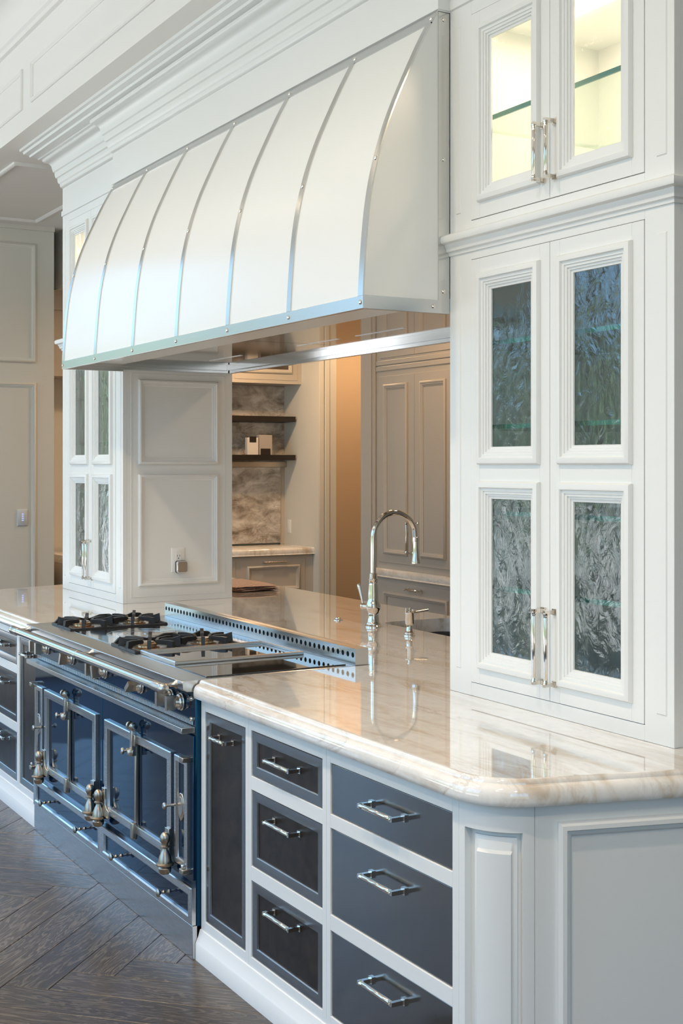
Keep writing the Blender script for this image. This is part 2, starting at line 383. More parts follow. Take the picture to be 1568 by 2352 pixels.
PMOULD = [(0, 0), (0, .010), (.006, .016), (.014, .017), (.020, .012), (.026, .011), (.030, .006), (.036, .004), (.036, 0)]
for z0, z1 in ((2.44, 3.36), (.28, 2.283)):
    MB().ring(PX(XF), .42, 1.215, z0, z1, PMOULD).build('panel_moulding', WALLP, wl)
MB().box(XF, XF+.018, .31, 1.36, SOF-.035, SOF).build('cornice', WALLP, wl)
wall('wall_right', MB().box(7.0, 7.2, YW, WIN_ADDED[0], 0, HI).box(7.0, 7.2, WIN_ADDED[1], 5.2, 0, HI).box(7.0, 7.2, WIN_ADDED[0], WIN_ADDED[1], 0, ZR[0]).box(7.0, 7.2, WIN_ADDED[0], WIN_ADDED[1], ZR[1], HI))
w_ = struct(MB().ring(lambda a, b_, h: (7.1-h, a, b_), WIN_ADDED[0], WIN_ADDED[1], ZR[0], ZR[1], [(0, .04), (0, 0), (.07, 0), (.07, .04), (0, .04)]).build('window_6', WHITE, smooth=False))  # frame of the unseen window added for side light
MB().box(7.06, 7.1, -2.60, -2.50, ZR[0]+.07, ZR[1]-.07).build('mullion', WHITE, w_, smooth=False)
struct(MB().box(-6.1, 7.2, YW-.2, .305, HI, HI+.1).build('ceiling', CEILP, smooth=False), 'pale high kitchen ceiling', 'ceiling')
# beam with framed panels and the dropped soffit behind it
beam = struct(MB().box(-8.0, 7.0, .305, 1.5, SOF, HI+.1).build('trim_1', CEILP, smooth=False), 'white panelled ceiling beam above the cooker', 'beam')
for x0, x1 in ((-5.6, -3.105), (-2.938, -.25), (-.08, 2.6)):
    MB().ring(PF(.305), x0, x1, 3.617, 3.843, [(0, 0), (0, .008), (.006, .014), (.014, .014), (.020, .008), (.026, .003), (.026, 0)]).build('panel_moulding', CEILP, beam)
MB().sweep([(-5.9, .305), (7.0, .305)], [(0, 4.0), (.02, 4.005), (.022, 4.03), (.035, 4.04), (.04, 4.06), (.045, 4.10), (.07, 4.15), (.12, 4.185), (.16, 4.195), (.165, 4.215), (.20, 4.225), (.205, HI), (0, HI)]).build('crown', CEILP, beam)
MB().ring(PD(SOF), -5.69, -3.85, .466, 1.17, [(0, 0), (0, .012), (.008, .018), (.02, .018), (.03, .010), (.035, 0)]).build('panel_moulding', CEILP, beam)
# scullery shell
YS = 3.68
wall('wall_far', MB().box(-8.5, -6.50, 1.30, 5.2, 0, SOF+.1).box(-6.50, -6.1, 1.20, 1.36, 0, SOF), WALLP)
wall('wall_back', MB().box(-8.5, 7.2, 5.0, 5.2, 0, HI), WALLP)
struct(MB().box(-8.5, 7.0, 1.5, 5.0, 3.05, 3.15).box(-8.5, 7.0, 1.45, 1.5, 3.05, SOF+.1).build('ceiling_scullery', CEILP, smooth=False))
# wall between niche and doorway, its cased end
wn = wall('wall_niche', MB().box(-6.5, -5.83, YS, YS+.17, 0, 3.05), WALLP)
m = MB()
for q0, q1, h in ((YS+.0, YS+.05, .012), (YS+.055, YS+.10, .020), (YS+.105, YS+.17, .012)): m.box(-5.83, -5.83+h, q0, q1, 0, 3.05)
m.build('casing', WALLP, wn, bev=.003)
wall('wall_passage', MB().box(-6.4, -6.2, 3.86, 5.0, 0, 3.05).box(-6.2, -3.0, 4.6, 4.75, 0, 3.05), paint('apricot_wall_paint', (.72, .58, .42), .5))

# frieze and crown above the cabinets, hood fascia
XL0, XL1, XR0, XR1, YC, YB = mx(1.594), mx(.602), .602, 1.594, .607, 1.226
fas = struct(MB().box(XL0, XL1, YC, YB, 3.091, SOF).box(XR0, XR1, YC, YB, 3.091, SOF).box(XL1-.03, XR0, .563, YB, 3.09, SOF).box(XL1, XR0, .70, YB, 2.24, 3.09).build('trim_2', WHITE, smooth=False), 'white frieze and fascia above the hood', 'frieze')
path = [(XL0, 1.35), (XL0, YC), (XL1-.03, YC), (XL1-.03, .563), (XR0, .563), (XR0, YC), (XR1, YC), (XR1, 1.35)]
lo = [(0, 3.255), (.006, 3.258), (.012, 3.268), (.013, 3.282), (.020, 3.288), (.024, 3.300), (.024, 3.315), (.032, 3.320), (.036, 3.332), (.037, 3.350), (.044, 3.355), (.048, 3.372), (.052, 3.390), (.060, 3.402), (.070, 3.408), (.084, 3.412), (.092, 3.422), (.092, 3.435), (.084, 3.442), (0, 3.445)]
MB().sweep(path, lo).build('crown', WHITE, fas)
hi = [(.05, 3.43), (.110, 3.432), (.116, 3.440), (.135, 3.446), (.150, 3.449), (.153, 3.460), (.166, 3.464), (.178, 3.469), (.182, 3.482), (.196, 3.486), (.198, 3.5), (.05, 3.5)]
MB().sweep([(XL0, 1.35), (XL0, YC), (XR1, YC), (XR1, 1.35)], hi).build('crown', WHITE, fas)
MB().sweep(path, [(0, 3.092), (.006, 3.094), (.006, 3.122), (0, 3.124)]).build('frieze_band', WHITE, fas)

# ------------------------------------------------------------------ pulls
def pull_mesh(name, L, vertical, out=.036):            # posts on square roses, round grip with faceted collars; local origin on the face, out = -Y
    m = MB()
    ax = (0, 0, 1) if vertical else (1, 0, 0)
    def q(a, o_, c_): return (c_, -o_, a) if vertical else (a, -o_, c_)
    def bx(a0, a1, o0, o1, c0, c1):
        p, r_ = q(a0, o0, c0), q(a1, o1, c1); m.box(min(p[0], r_[0]), max(p[0], r_[0]), min(p[1], r_[1]), max(p[1], r_[1]), min(p[2], r_[2]), max(p[2], r_[2]))
    for s_ in (-1, 1):
        a = s_*L/2
        bx(a-.009, a+.009, 0, .006, -.009, .009); bx(a-.0055, a+.0055, .006, out+.006, -.0055, .0055)
        c0 = q(a-s_*.002, out, 0)
        m.lathe([(.0075, 0), (.0075, .006), (.0062, .009), (.0062, .014)], c0, tuple(-s_*v for v in ax), 8)
    m.lathe([(.0052, -L/2+.012), (.0066, -L/2+.016), (.0066, L/2-.016), (.0052, L/2-.012)], q(0, out, 0), ax, 12)
    return m.mesh(name)
PULL_W = pull_mesh('pull', .158, False); PULL_P = pull_mesh('pull', .104, False); PULL_T = pull_mesh('pull', .205, True); PULL_U = pull_mesh('pull', .158, True)
for p_ in (PULL_W, PULL_P, PULL_T, PULL_U): p_.materials.append(NICKEL)

# ------------------------------------------------------------------ base cabinets
BASEP = [(0, .100), (.004, .099), (.007, .090), (.011, .076), (.016, .066), (.018, .060), (.0205, .056), (.0205, .0), (0, 0)]
def base_cabinet(name, x0, x1, openings, label, mirror=False, kind='framed'):
    if mirror: x0, x1 = mx(x1), mx(x0)
    T = thing(name, ((x0+x1)/2, 0, 0), label, 'cabinet', 'base cabinets along the cooker run')
    P = PF(.0)
    m = MB().box(x0+.002, x1-.002, .022, .59, .0, .868)
    m.build('body', WHITE, T, smooth=False)
    m = MB(); zs = [0.0]
    ox0, ox1 = openings[0][0], openings[0][1]
    if mirror: ox0, ox1 = mx(ox1), mx(ox0)
    m.box(x0+.0005, ox0, 0, .022, 0, .868); m.box(ox1, x1-.0005, 0, .022, 0, .868)
    lv = sorted(openings, key=lambda o_: o_[2]); z = 0
    for o_ in lv: m.box(ox0, ox1, 0, .022, z, o_[2]); z = o_[3]
    m.box(ox0, ox1, 0, .022, z, .868)
    m.build('face_frame', WHITE, T, bev=.0012, smooth=False)
    MB().sweep([(x0, 0), (x1, 0)], BASEP).build('baseboard', WHITE, T)
    for o_ in lv:
        gp = .0025; a0, a1, b0, b1 = ox0+gp, ox1-gp, o_[2]+gp, o_[3]-gp
        style, pz = o_[4], o_[5]
        if style == 'plain':
            d = MB().box(a0, a1, .004, .02, b0, b1).build('drawer', STEELD, T, bev=.0012)
        else:
            tw = .032
            d = MB().box(a0+tw-.004, a1-tw+.004, .009, .020, b0+tw-.004, b1-tw+.004).build('door' if style == 'door' else 'drawer', GUN, T, smooth=False)
            MB().ring(PF(.02), a0, a1, b0, b1, [(0, 0), (0, .0155), (.0015, .017), (tw-.004, .017), (tw-.0015, .0155), (tw, .012), (tw, .008)]).build('trim_frame', TRIMST, d)
        if pz:
            cx_ = (ox0+ox1)/2; me = PULL_P if style == 'door' else PULL_W
            link('pull', me, None, d, loc=(cx_, .004 if style == 'plain' else .009, pz))
    return T
ZA = ((.690, .831, .768), (.412, .648, .585), (.131, .368, .313))
for mir, side in ((False, 'right'), (True, 'left')):
    s_ = 'right of the cooker' if not mir else 'left of the cooker'
    base_cabinet('pullout_cabinet', .024, .385, [(.056, .364, .133, .831, 'door', .764)], 'narrow white pull-out cabinet with one tall dark bronze front, '+s_, mir)
    base_cabinet('drawer_cabinet', .385, .880, [(.405, .857, a, b_, 'framed', h) for a, b_, h in ZA], 'white cabinet of three dark drawers in pewter frames, '+s_, mir)
    base_cabinet('wide_drawer_cabinet', .880, 1.516, [(.902, 1.489, a, b_, 'plain', h) for a, b_, h in ((.688, .829, .764), (.411, .650, .581), (.131, .368, .304))], 'white cabinet of three wide brushed steel drawers, '+s_, mir)

# rounded corner post and angled end panel at the near end
ED = Vector((.278, .961)); EN = Vector((.961, -.278)); ANG = math.acos(.278)
CT = (1.63, 0.0); TL = .113; R0 = TL/math.tan(ANG/2)
CC = (CT[0]-TL, R0)
a_end = -PI/2+ANG
def corner_path(off, n=14): return arc(CC[0], CC[1], R0+off, -PI/2, a_end, n)
EO = Vector((CT[0]+ED.x*TL, ED.y*TL))                   # end-panel origin
def PE(a, b_, h): p = EO+ED*a+EN*h; return (p.x, p.y, b_)
post = thing('corner_post', (1.6, .05, 0), 'white rounded corner post with a raised curved panel at the worktop corner', 'cabinet', None)
m = MB()
pts = [(1.5165, 0)]+corner_path(0)
m.sweep(pts, [(0, .807), (0, .868), (-.022, .868), (-.022, .807)])
m.sweep(pts, [(0, 0), (0, .16), (-.022, .16), (-.022, 0)])
cp = corner_path(0, 28)
m.sweep([(1.5165, 0)]+cp[:4], [(0, .16), (0, .807), (-.020, .807), (-.020, .16)])
m.sweep(cp[24:], [(0, .16), (0, .807), (-.020, .807), (-.020, .16)])
m.sweep(corner_path(-.020), [(0, .15), (0, .82), (-.004, .82), (-.004, .15)])
m.build('body', WHITE, post, bev=.0015)
fld = arc(CC[0], CC[1], R0-.020, -PI/2+ANG*.24, -PI/2+ANG*.775, 14)
m = MB(); A0, A1 = -PI/2+ANG*.21, -PI/2+ANG*.80
grid = []
for dd, h, zz in ((0, .0, 0), (0, .006, 0), (.006, .008, .006), (.012, .012, .03), (.016, .020, .036)):
    grid.append((dd, h, zz))
vs = []; fs = []; nA = 14
for dd, h, zz in grid:
    rr = R0-.020+h; da = dd/rr
    for k in range(nA+1):
        a = A0+da+(A1-A0-2*da)*k/nA
        vs.append((CC[0]+rr*math.cos(a), CC[1]+rr*math.sin(a), .175+zz)); vs.append((CC[0]+rr*math.cos(a), CC[1]+rr*math.sin(a), .793-zz))
nn = 2*(nA+1)
for i in range(len(grid)-1):
    for k in range(nA):
        for j in (0, 1): fs.append((i*nn+2*k+j, i*nn+2*k+2+j, (i+1)*nn+2*k+2+j, (i+1)*nn+2*k+j))
    for k in (0, nA): fs.append((i*nn+2*k, i*nn+2*k+1, (i+1)*nn+2*k+1, (i+1)*nn+2*k))
L_ = len(grid)-1
for k in range(nA): fs.append((L_*nn+2*k, L_*nn+2*k+2, L_*nn+2*k+3, L_*nn+2*k+1))
m.add(vs, fs); m.build('raised_panel', WHITE, post)
MB().sweep([(1.5165, 0)]+corner_path(0), BASEP).build('baseboard', WHITE, post)
endp = thing('end_panel', (EO.x, EO.y, 0), 'white panelled cabinet end below the near end of the worktop', 'panel')
MB().pbox(PE, .001, 1.70, 0, .868, -.02, 0).build('board', WHITE, endp, smooth=False)
EMOULD = [(0, 0), (0, .009), (.008, .017), (.018, .018), (.022, .010), (.028, .009), (.034, .003), (.036, 0)]
MB().ring(PE, .055, .78, .15, .829, EMOULD).build('panel_moulding', WHITE, endp)
MB().ring(PE, .84, 1.62, .15, .829, EMOULD).build('panel_moulding', WHITE, endp)
o0, o1 = EO, EO+ED*1.70
MB().sweep([(o0.x, o0.y), (o1.x, o1.y)], BASEP).build('baseboard', WHITE, endp)
# the hidden rear of the peninsula
core = thing('peninsula_back', (XM, 1.7, 0), 'white rear panelling of the peninsula under the worktop', 'panel')
MB().box(-3.6, 2.0, 1.735, 1.765, 0, .868).build('board', WHITE, core, smooth=False)

# ------------------------------------------------------------------ worktop
def offset_poly(pts, dist):                            # inward offset of an anticlockwise polygon, one distance per edge
    n = len(pts); out = []
    for i in range(n):
        p = Vector(pts[i]); a = (p-Vector(pts[i-1])).normalized(); b_ = (Vector(pts[(i+1) % n])-p).normalized()
        na, nb = Vector((-a.y, a.x)), Vector((-b_.y, b_.x)); da, db = dist[i-1], dist[i]
        cr = a.x*b_.y-a.y*b_.x
        if abs(cr) < 1e-4: q = p+(na*da+nb*db)/2
        else:
            # intersection of the two shifted lines
            p1 = p+na*da; p2 = p+nb*db; t_ = ((p2-p1).x*b_.y-(p2-p1).y*b_.x)/cr; q = p1+a*t_
        out.append((q.x, q.y))
    return out
OV = .030; YBK = 1.80
right = arc(CC[0], CC[1], R0+OV, -PI/2, a_end, 20)
pend = Vector(right[-1]); tt = (YBK-pend.y)/ED.y; pr_ = (pend.x+ED.x*tt, YBK)
outl = [(.030, -OV)]+right+[pr_, (mx(pr_[0]), YBK)]+[(mx(x), y) for x, y in reversed(right)]+[(mx(.030), -OV), (mx(.030), .658), (.030, .658)]
edge_on = [1]*len(outl); n_ = len(outl)
edge_on[n_-1] = 0; edge_on[n_-2] = 0; edge_on[n_-3] = 0   # the cut-out for the cooker is square edged
prof = [(.010, .871), (.004, .873), (.001, .878), (0, .885), (0, .894), (.0015, .903), (.005, .911), (.011, .9165), (.017, .919), (.0205, .9205), (.0215, .924), (.0235, .928), (.027, .931), (.032, .932)]
wt = thing('worktop', (XM, .9, .871), 'cream polished quartzite worktop with an ogee edge around the cooker', 'worktop')
bm = bmesh.new(); rings = []
for d, z in prof:
    rings.append([bm.verts.new((x, y, z)) for x, y in offset_poly(outl, [d*e for e in edge_on])])
for a, b_ in zip(rings, rings[1:]):
    for i in range(n_):
        j = (i+1) % n_
        bm.faces.new((a[i], a[j], b_[j], b_[i]))
SX0, SX1, SY0, SY1 = -1.02, -.18, 1.345, 1.715
hole = []
for cx_, cy_, a0 in ((SX1-.06, SY0+.06, -PI/2), (SX1-.06, SY1-.06, 0), (SX0+.06, SY1-.06, PI/2), (SX0+.06, SY0+.06, PI)): hole += arc(cx_, cy_, .06, a0, a0+PI/2, 5)
ht = [bm.verts.new((x, y, CZ)) for x, y in hole]; hb = [bm.verts.new((x, y, .871)) for x, y in hole]
for i in range(len(hole)):
    j = (i+1) % len(hole); bm.faces.new((ht[i], hb[i], hb[j], ht[j]))
def ring_edges(r_): return [bm.edges.get((r_[i], r_[(i+1) % len(r_)])) or bm.edges.new((r_[i], r_[(i+1) % len(r_)])) for i in range(len(r_))]
bmesh.ops.triangle_fill(bm, use_beauty=True, use_dissolve=False, edges=ring_edges(rings[-1])+ring_edges(ht))
bmesh.ops.triangle_fill(bm, use_beauty=True, use_dissolve=False, edges=ring_edges(rings[0])+ring_edges(hb))
bmesh.ops.recalc_face_normals(bm, faces=bm.faces)
me = bpy.data.meshes.new('slab'); bm.to_mesh(me); bm.free()
me.polygons.foreach_set('use_smooth', [True]*len(me.polygons)); me.set_sharp_from_angle(angle=math.radians(28))
for p in me.polygons:
    if abs(p.normal.z) > .999: p.use_smooth = False
link('slab', me, STONE, wt)

# sink
sk = thing('undermount_sink', (-.6, 1.53, .68), 'dark steel undermount sink behind the tall faucet', 'sink')
m = MB(); rim = hole
def ins(f, z): return [((x-(SX0+SX1)/2)*f[0]+(SX0+SX1)/2, (y-(SY0+SY1)/2)*f[1]+(SY0+SY1)/2, z) for x, y in rim]
L1, L2, L3 = ins((1.01, 1.02), .905), ins((1.0, 1.0), .72), ins((.93, .88), .70); k = len(rim)
L1 = ins((1.004, 1.006), .8705)
m.add(L1+L2+L3, [(r_*k+i, r_*k+(i+1) % k, (r_+1)*k+(i+1) % k, (r_+1)*k+i) for r_ in (0, 1) for i in range(k)]+[tuple(range(2*k, 3*k))])
m.build('basin', brushed('sink_steel', (.34, .35, .36), .28), sk)
MB().lathe([(.045, 0), (.045, .004), (.03, .005), (.028, .002)], (-.6, 1.53, .7005)).build('drain', SATNIC, sk)

# ------------------------------------------------------------------ faucet, soap dispenser, air button
fx, fy = -.897, 1.233
fa = thing('kitchen_faucet', (fx, fy, CZ), 'tall polished nickel gooseneck faucet beside the sink', 'faucet')
m = MB().lathe([(.036, 0), (.036, .006), (.032, .010), (.032, .016), (.029, .020), (.027, .024), (.024, .050), (.023, .060), (.026, .070), (.032, .082), (.033, .094), (.029, .108), (.0255, .118), (.024, .128), (.0235, .150), (.0205, .185), (.019, .205), (.0205, .208), (.0205, .214), (.018, .217), (.017, .236), (.0135, .240)], (fx, fy, CZ), seg=24)
m.build('body', NICKEL, fa)
zt = 1.325; rr = .112
pts = [(fx, fy, CZ+.236), (fx, fy, 1.25)]+[(fx, fy+rr-rr*math.cos(a), zt+rr*math.sin(a)) for a in [PI*i/18 for i in range(0, 17)]]
pts += [(fx, fy+2*rr-.002, zt-.01)]
MB().tube(pts, .0128, 14).build('spout', NICKEL, fa)
MB().lathe([(.0125, 0), (.0145, .002), (.0145, .018), (.0128, .020), (.013, .050), (.0155, .075), (.0200, .105), (.0215, .112), (.0215, .120), (.017, .121)], (fx, fy+2*rr-.001, zt+.0), (0, .03, -1), 18).build('spray_head', NICKEL, fa)
h = MB().lathe([(.019, 0), (.019, .006), (.013, .010), (.012, .03), (.015, .034), (.015, .042), (.008, .046)], (fx-.022, fy-.006, CZ+.088), (-.9, -.35, 0), 16).build('handle', NICKEL, fa)
MB().lathe([(.005, 0), (.0045, .01), (.006, .045), (.0085, .082), (.009, .090), (.005, .096)], (fx-.055, fy-.020, CZ+.094), (-.25, -.10, 1), 12).build('lever', NICKEL, h)
sp = thing('soap_dispenser', (-.57, 1.212, CZ), 'short polished nickel soap dispenser in front of the sink', 'soap dispenser')
MB().lathe([(.024, 0), (.024, .005), (.021, .008), (.021, .014), (.017, .018), (.014, .022), (.0135, .044), (.0165, .047), (.0185, .052), (.0185, .092), (.0195, .094), (.0195, .100), (.016, .102)], (-.57, 1.212, CZ), seg=20).build('body', NICKEL, sp)
MB().tube([(-.57, 1.222, CZ+.094), (-.57, 1.27, CZ+.100), (-.57, 1.305, CZ+.103)], [.0055, .005, .0045]).build('spout', NICKEL, sp)
MB().lathe([(.006, 0), (.006, .012), (.010, .014), (.010, .018)], (-.57, 1.212, CZ+.100), seg=14).build('plunger', NICKEL, sp)
ab = MB().lathe([(.022, 0), (.022, .003), (.014, .006), (.013, .010), (.010, .012)], (-1.199, 1.226, CZ+.0002), seg=18).build('air_switch', NICKEL)
tag(ab, 'small round nickel button set in the worktop left of the faucet', 'air switch')
# folded dish towel
TOW = mat('patterned_cotton', (.7, .55, .48), .85); t, b = nodes(TOW)
c = coords(t, (1, 1, 1)); n = noise(t, c, 90, 2); wv_ = N(t, 'ShaderNodeTexWave'); wv_.inputs['Scale'].default_value = 22; wv_.inputs['Distortion'].default_value = 6; t.links.new(c.outputs[0], wv_.inputs['Vector'])
r = ramp(t, wv_.outputs[0], ((.25, (.30, .16, .14)), (.45, (.74, .58, .50)), (.8, (.80, .66, .58)))); t.links.new(r.outputs[0], b.inputs['Base Color'])
tw_ = thing('dish_towel', (-2.82, 1.52, CZ), 'folded patterned pink cotton towel lying on the worktop', 'towel')
for i in range(3):
    m = MB(); nx, ny = 14, 8; vs = []; fs = []
    for sgn in (0, 1):
        for ix in range(nx+1):
            for iy in range(ny+1):
                fx_, fy_ = ix/nx, iy/ny; ed = min(fx_, 1-fx_, fy_, 1-fy_)
                th = .0075*(1-math.exp(-ed*26)); zz = .0078+i*.0105+.0022*math.sin(6*fx_+i)*math.cos(5*fy_+2*i)
                vs.append((-3.06+.47*fx_+.008*math.sin(7*fy_+i*2), 1.37+.27*fy_+.006*math.sin(9*fx_+i), CZ+max(.0004, zz+(th if sgn else -th))))
    K = (nx+1)*(ny+1)
    for sgn in (0, 1):
        for ix in range(nx):
            for iy in range(ny): a = sgn*K+ix*(ny+1)+iy; fs.append((a, a+1, a+ny+2, a+ny+1))
    bd = [ix*(ny+1) for ix in range(nx+1)]+[nx*(ny+1)+iy for iy in range(1, ny+1)]+[ix*(ny+1)+ny for ix in range(nx-1, -1, -1)]+[iy for iy in range(ny-1, 0, -1)]
    fs += [(bd[q], bd[(q+1) % len(bd)], K+bd[(q+1) % len(bd)], K+bd[q]) for q in range(len(bd))]
    m.add(vs, fs); m.build('fold', TOW, tw_)

# ------------------------------------------------------------------ tall glazed cabinets on the worktop
BOL = [(0, 0), (0, .006), (.004, .013), (.013, .0165), (.019, .015), (.022, .008), (.030, .0075), (.031, .004), (.038, .0035), (.039, -.001), (.045, -.0015), (.046, -.006), (.053, -.0065), (.054, -.012)]
def door(T, x0, x1, z0, z1, lights, pull, light_tint=None):
    P = PF(YC-.002); st = .0
    d = MB()
    # stiles and rails around the lights
    lx0, lx1 = lights[0][0], lights[0][1]
    d.box(x0, lx0+.004, YC-.002, YC+.020, z0, z1); d.box(lx1-.004, x1, YC-.002, YC+.020, z0, z1)
    z = z0
    for l in lights: d.box(lx0+.004, lx1-.004, YC-.002, YC+.020, z, l[2]+.004); z = l[3]-.004
    d.box(lx0+.004, lx1-.004, YC-.002, YC+.020, z, z1)
    D = d.build('door', WHITE, T, bev=.0012, smooth=False)
    for l in lights:
        MB().ring(PF(YC-.002), l[0], l[1], l[2], l[3], BOL).build('moulding', WHITE, D)
        MB().box(l[0]+.050, l[1]-.050, YC+.008, YC+.012, l[2]+.050, l[3]-.050).build('pane', SEEDED, D, smooth=False)
    link('pull', pull[0], None, D, loc=(pull[1], YC-.002, pull[2]))
    return D
def tall_cabinet(x0, label, closed_side):
    x1 = x0+.992; z1 = 3.091
    T = thing('glazed_cabinet', (x0+.496, YC, CZ), label, 'cabinet', 'tall glazed cabinets flanking the hood')
    a0, a1 = x0+.116, x0+.886; am = (a0+a1)/2
    m = MB(); y0, y1 = YC, YC+.022
    m.box(x0, a0, y0, y1, CZ+.0005, z1); m.box(a1, x1, y0, y1, CZ+.0005, z1)
    for q0, q1 in ((CZ+.0005, .974), (2.288, 2.409), (3.050, z1)): m.box(a0, a1, y0, y1, q0, q1)
    m.build('face_frame', WHITE, T, bev=.0012, smooth=False)
    for q in (x0, x1-.02): MB().box(q, q+.02, y1, YB, CZ+.0005, z1).build('side_panel', WHITE, T, smooth=False)
    m = MB(); m.box(x0+.02, x1-.02, YB-.02, YB, CZ+.0005, z1)
    for q in (.952, 2.30, 2.395, 3.060): m.box(x0+.02, x1-.02, y1, YB-.02, q, q+.018)
    m.build('interior', INSIDE, T, smooth=False)
    # stopped flutes on the corner stiles
    for q0, q1 in ((x0+.036, x0+.062), (x1-.062, x1-.024)):
        for zz in ((1.01, 2.245), (2.44, 3.03)):
            MB().ring(PF(YC), q0, q1, zz[0], zz[1], [(0, 0), (.003, .003), (.006, .003)], cap=True).build('stile_inlay', WHITE, T, smooth=False)
    # waist moulding
    MB().sweep([(x0, YC), (x1, YC), (x1, YB)] if not closed_side else [(x0, YB), (x0, YC), (x1, YC)], [(0, 2.312), (.005, 2.313), (.007, 2.322), (.014, 2.326), (.016, 2.336), (.020, 2.342), (.022, 2.348), (.034, 2.352), (.038, 2.360), (.036, 2.372), (.026, 2.378), (.008, 2.381), (0, 2.382)]).build('waist_moulding', WHITE, T)
    gp = .0018
    for i, (d0, d1) in enumerate(((a0+gp, am-gp*.6), (am+gp*.6, a1-gp))):
        l0, l1 = (d0+.041, d1-.040) if i == 0 else (d0+.040, d1-.041)
        px = am-.026 if i == 0 else am+.026
        door(T, d0, d1, .974+gp, 2.288-gp, [(l0, l1, 1.024, 1.600), (l0, l1, 1.651, 2.240)], (PULL_T, px, 1.130))
        door(T, d0, d1, 2.409+gp, 3.050-gp, [(l0, l1, 2.458, 3.006)], (PULL_U, px, 2.545))
    for q in (1.262, 1.494, 1.760, 2.020, 2.722):
        s_ = MB().box(x0+.022, x1-.022, YC+.058, YB-.025, q, q+.014).build('glass_shelf', SHELFGL, T, smooth=False)
        MB().box(x0+.022, x1-.022, YC+.052, YC+.058, q, q+.014).build('polished_edge', SHELFED, s_, smooth=False)
    for q in (1.163, 2.109):
        for hx, sg in ((x0+.022, 1), (x1-.022, -1)):
            MB().box(min(hx, hx+sg*.012), max(hx, hx+sg*.012), YC+.03, YC+.10, q-.02, q+.02).box(min(hx+sg*.012, hx+sg*.05), max(hx+sg*.012, hx+sg*.05), YC+.024, YC+.05, q-.012, q+.012).build('hinge', SATNIC, T, bev=.002)
    # lit upper compartment
    MB().box(x0+.20, x1-.20, .86, .90, 3.046, 3.058).build('light_bar', LEDBAR, T, bev=.003)
    L = area('cabinet_light', (x0+.496, .88, 3.040), (0, 0, 0), .60, .05, 6.5, (1.0, .66, .46)); L.parent = T; L.matrix_parent_inverse = Matrix.Translation(Vector(T['_w'])).inverted()
    return T
TR = tall_cabinet(XR0, 'tall white glazed cabinet with nickel pulls, right of the hood', False)
TLc = tall_cabinet(XL0, 'tall white glazed cabinet with a panelled side, left of the hood', True)
# panelled side of the left cabinet, facing the pass-through
SPM = [(0, 0), (0, .010), (.005, .017), (.012, .0185), (.016, .012), (.021, .0115), (.023, .007), (.029, .006), (.034, .002), (.034, 0)]
for z0, z1 in ((1.019, 1.600), (1.652, 2.093)):
    MB().ring(PX(XL1), .690, 1.141, z0, z1, SPM).build('side_moulding', WHITE, TLc)
MB().ring(PX(XL1), .650, 1.184, .962, 2.125, [(0, 0), (.0008, .0022), (.004, .0022), (.005, 0)]).build('side_bead', WHITE, TLc)
# outlet with a plugged-in adapter
ou = thing('wall_outlet', (XL1, .914, 1.148), 'white duplex outlet plate on the side of the left cabinet', 'outlet')
PS = PX(XL1)
MB().ring(PS, .874, .950, 1.084, 1.213, [(0, 0), (.001, .004), (.004, .006)], cap=True).build('plate', WHITEPL, ou)
m = MB().pbox(PS, .897, .928, 1.108, 1.189, .006, .0085); m.build('receptacle', WHITEPL, ou, bev=.001)
m = MB().pbox(PS, .904, .9065, 1.166, 1.176, .0085, .0088).pbox(PS, .918, .9205, 1.166, 1.176, .0085, .0088).lathe([(.003, 0), (.003, .0004)], (XL1+.0085, .912, 1.158), (1, 0, 0), 10)
m.build('slots', SLOTM, ou, smooth=False)
ad_ = thing('plug_in_adapter', (XL1, .925, 1.115), 'rounded square brown and chrome adapter plugged into the outlet', 'adapter')
def rsq(P, cy_, cz_, hw, hh, r_, prof_):
    pts = []
    for sx, sz, a0 in ((1, -1, -PI/2), (1, 1, 0), (-1, 1, PI/2), (-1, -1, PI)): pts += [(cy_+sx*(hw-r_)+r_*math.cos(a0+PI/2*i/6), cz_+sz*(hh-r_)+r_*math.sin(a0+PI/2*i/6)) for i in range(7)]
    n = len(pts); vs = []
    for d, h in prof_: vs += [P(cy_+(y-cy_)*(1-d/hw), cz_+(z-cz_)*(1-d/hh), h) for y, z in pts]
    fs = [(i*n+k, i*n+(k+1) % n, (i+1)*n+(k+1) % n, (i+1)*n+k) for i in range(len(prof_)-1) for k in range(n)]+[tuple(reversed(range(n))), tuple(range((len(prof_)-1)*n, len(prof_)*n))]
    return MB().add(vs, fs)
rsq(PS, .924, 1.113, .031, .032, .011, [(0, .0088), (0, .016)]).build('base', BLACKM, ad_)
rsq(PS, .924, 1.113, .030, .031, .011, [(0, .016), (0, .030), (.003, .034)]).build('rim', CHROME, ad_)
rsq(PS, .924, 1.113, .026, .027, .009, [(0, .034), (.001, .036)]).build('face', mat('brown_grille_cloth', (.30, .23, .17), .6), ad_)

